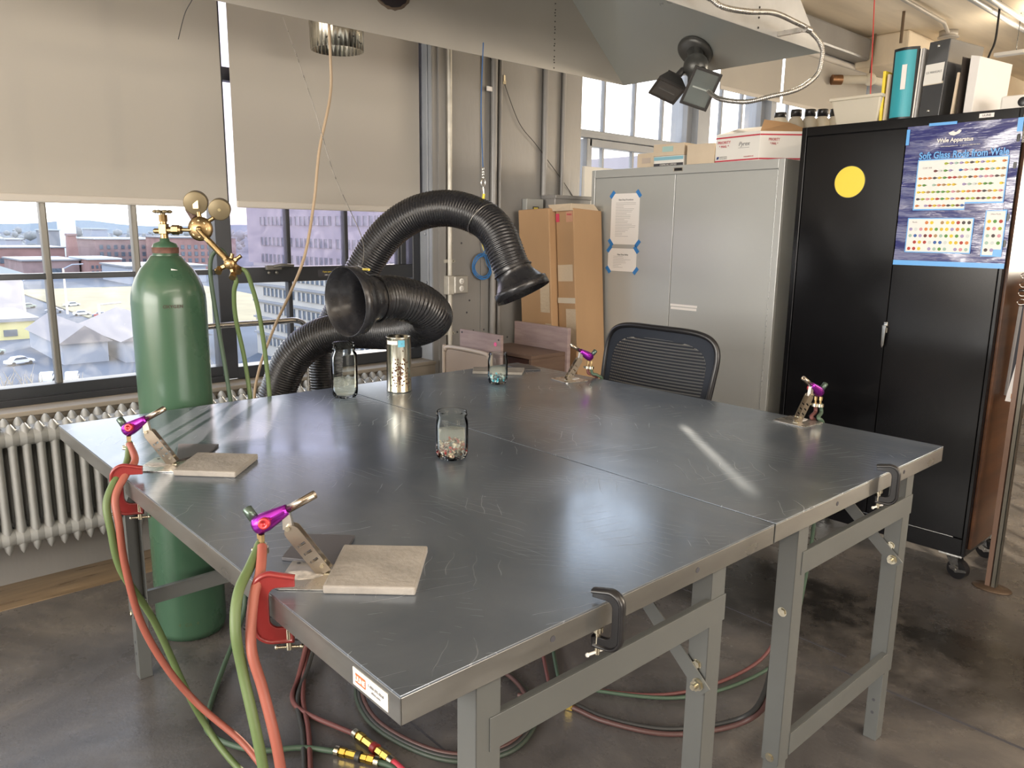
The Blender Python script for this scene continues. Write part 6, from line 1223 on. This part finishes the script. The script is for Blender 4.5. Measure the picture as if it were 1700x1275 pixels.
for k, (x, y, an, col, lb_) in enumerate(((-134, 23.4, .3, (.30, .36, .30), 'greenish car, farthest on the street'), (-133, 29.2, .3, (.66, .67, .68), 'white van-like car behind the first mullion, far on the street'), (-124.5, 25.0, -.2, (.22, .24, .28), 'dark car parked left in the row by the lawn'), (-118.5, 27.2, -.2, (.72, .73, .74), 'white car parked in the middle of the row by the lawn'), (-115, 28.8, -.2, (.12, .14, .22), 'dark blue car parked right in the row by the lawn'), (-94, 12.2, .2, (.70, .70, .70), 'white car in the lot at the lower left'), (-86, 11.6, .5, (.42, .50, .44), 'grey green car in the lot at the lower left'), (-78.5, 12.6, .3, (.72, .72, .73), 'pale car beside the metal shed'), (-68.2, 12.7, 1.3, (.62, .68, .74), 'light blue car at the bottom, left of the mullion'), (-67.2, 14.3, 1.3, (.66, .68, .70), 'light grey car at the bottom, right of the mullion'))):
    car(lb_, x, y, PI/2+an, col)
for x, y, h_, lb_ in ((-126.4, 21.7, 4.6, 'street lamp post beside the lilac grey house'), (-121.8, 26.1, 6.5, 'street lamp post at the left corner of the lawn')):
    t = thing('street_lamp', lb_, 'lamp post', (x, y, GZ)); b = MB(); b.cyl((x, y, GZ), (x, y, GZ+h_), .17, .12, 8); b.build('pole', mat('pale_post', (.66, .60, .55), .7), t); b = MB(); b.tube([(x, y, GZ+h_-.1), (x, y+1.2, GZ+h_+.5), (x, y+2.6, GZ+h_+.55)], .09, 6); b.build('lamp_arm', M_WALLW, t)
t = thing('traffic_signal', 'traffic signal post at the street corner', 'traffic light', (-103, 25.6, GZ)); b = MB(); b.cyl((-103, 25.6, GZ), (-103, 25.6, GZ+2.9), .15, n=8); b.tube([(-103, 25.6, GZ+2.85), (-103, 28.2, GZ+3.0)], .1, 6); b.build('pole', mat('pale_post', (.66, .60, .55), .7), t); b = MB(); b.box((-103.2, 25.0, GZ+1.1), (-102.8, 25.4, GZ+1.7)); b.build('signal_head', mat('dark_red_signal', (.35, .06, .06), .6), t)
b = MB(); rr_ = random.Random(9)
for k in range(900):
    x = rr_.uniform(-70, -50); y = rr_.uniform(3, 30); 
    if x < -62 and y > 12.0: continue
    p_ = V((x, y, GZ)); h_ = rr_.uniform(.5, 1.7); d = V((rr_.uniform(-.6, .6), rr_.uniform(-.6, .6), h_)); s_ = V((rr_.uniform(-1, 1), rr_.uniform(-1, 1), 0)).normalized()*.06; b.add([p_-s_, p_+s_, p_+d+s_*.2, p_+d-s_*.2], [(0, 1, 2, 3)])
o = b.build('dry_brush', mat('straw_brush', (.36, .31, .24), 1.)); tag(o, 'dry straw coloured brush on the bank below the left window', 'brush'); o['kind'] = 'stuff'
# the town lies lower and farther: move it out along with its size (cars keep theirs)
KS = 1.9; cp_ = V((2.536, -.491, 1.439))
for o in list(C.objects):
    if o.parent is None and o.type in ('MESH', 'EMPTY') and (o.location.z <= GZ+.6):
        o.location = cp_+(V(o.location)-cp_)*KS
        if not o.name.startswith('parked_car'): o.scale = (KS, KS, KS)
GZ = 1.439+(GZ-1.439)*KS
# office building facing the second window
OY = 62.; t = thing('office_building', 'large pale office building with rows of ribbon windows behind the latch window', 'building', (-90, OY+10, GZ))
b = MB(); b.box((-140, OY, GZ), (-38, OY+20, -4.9)); b.build('lower_walls', M_CONC, t); b = MB(); b.box((-142, OY, -4.9), (-38, OY+20, 9.0)); b.build('upper_walls', M_CONCP, t)
cnt = 0
for j, z0_ in enumerate((-20.0, -17.0, -13.9, -10.8, -7.7, -4.6, -1.6, 2.0, 5.1)):
    n_w = 7
    for i in range(n_w):
        x0_ = -136+i*13.7
        if cnt >= 95: break
        b = MB(); b.box((x0_, OY-.15, z0_), (x0_+12.3, OY+.05, z0_+1.45)); wv = b.build('window_band', M_WIN, t); cnt += 1
        b = MB()
        for q_ in range(8): b.box((x0_+q_*1.64-.12, OY-.30, z0_), (x0_+q_*1.64+.32, OY-.1, z0_+1.45))
        b.build('window_piers', M_CONC if j < 5 else M_CONCP, wv)
for z0_ in (-18.2, -15.2, -12.1, -9.0, -5.9): b = MB(); b.box((-140, OY-.5, z0_), (-38, OY, z0_+.35)); b.build('ledge', M_ROOFW, t)
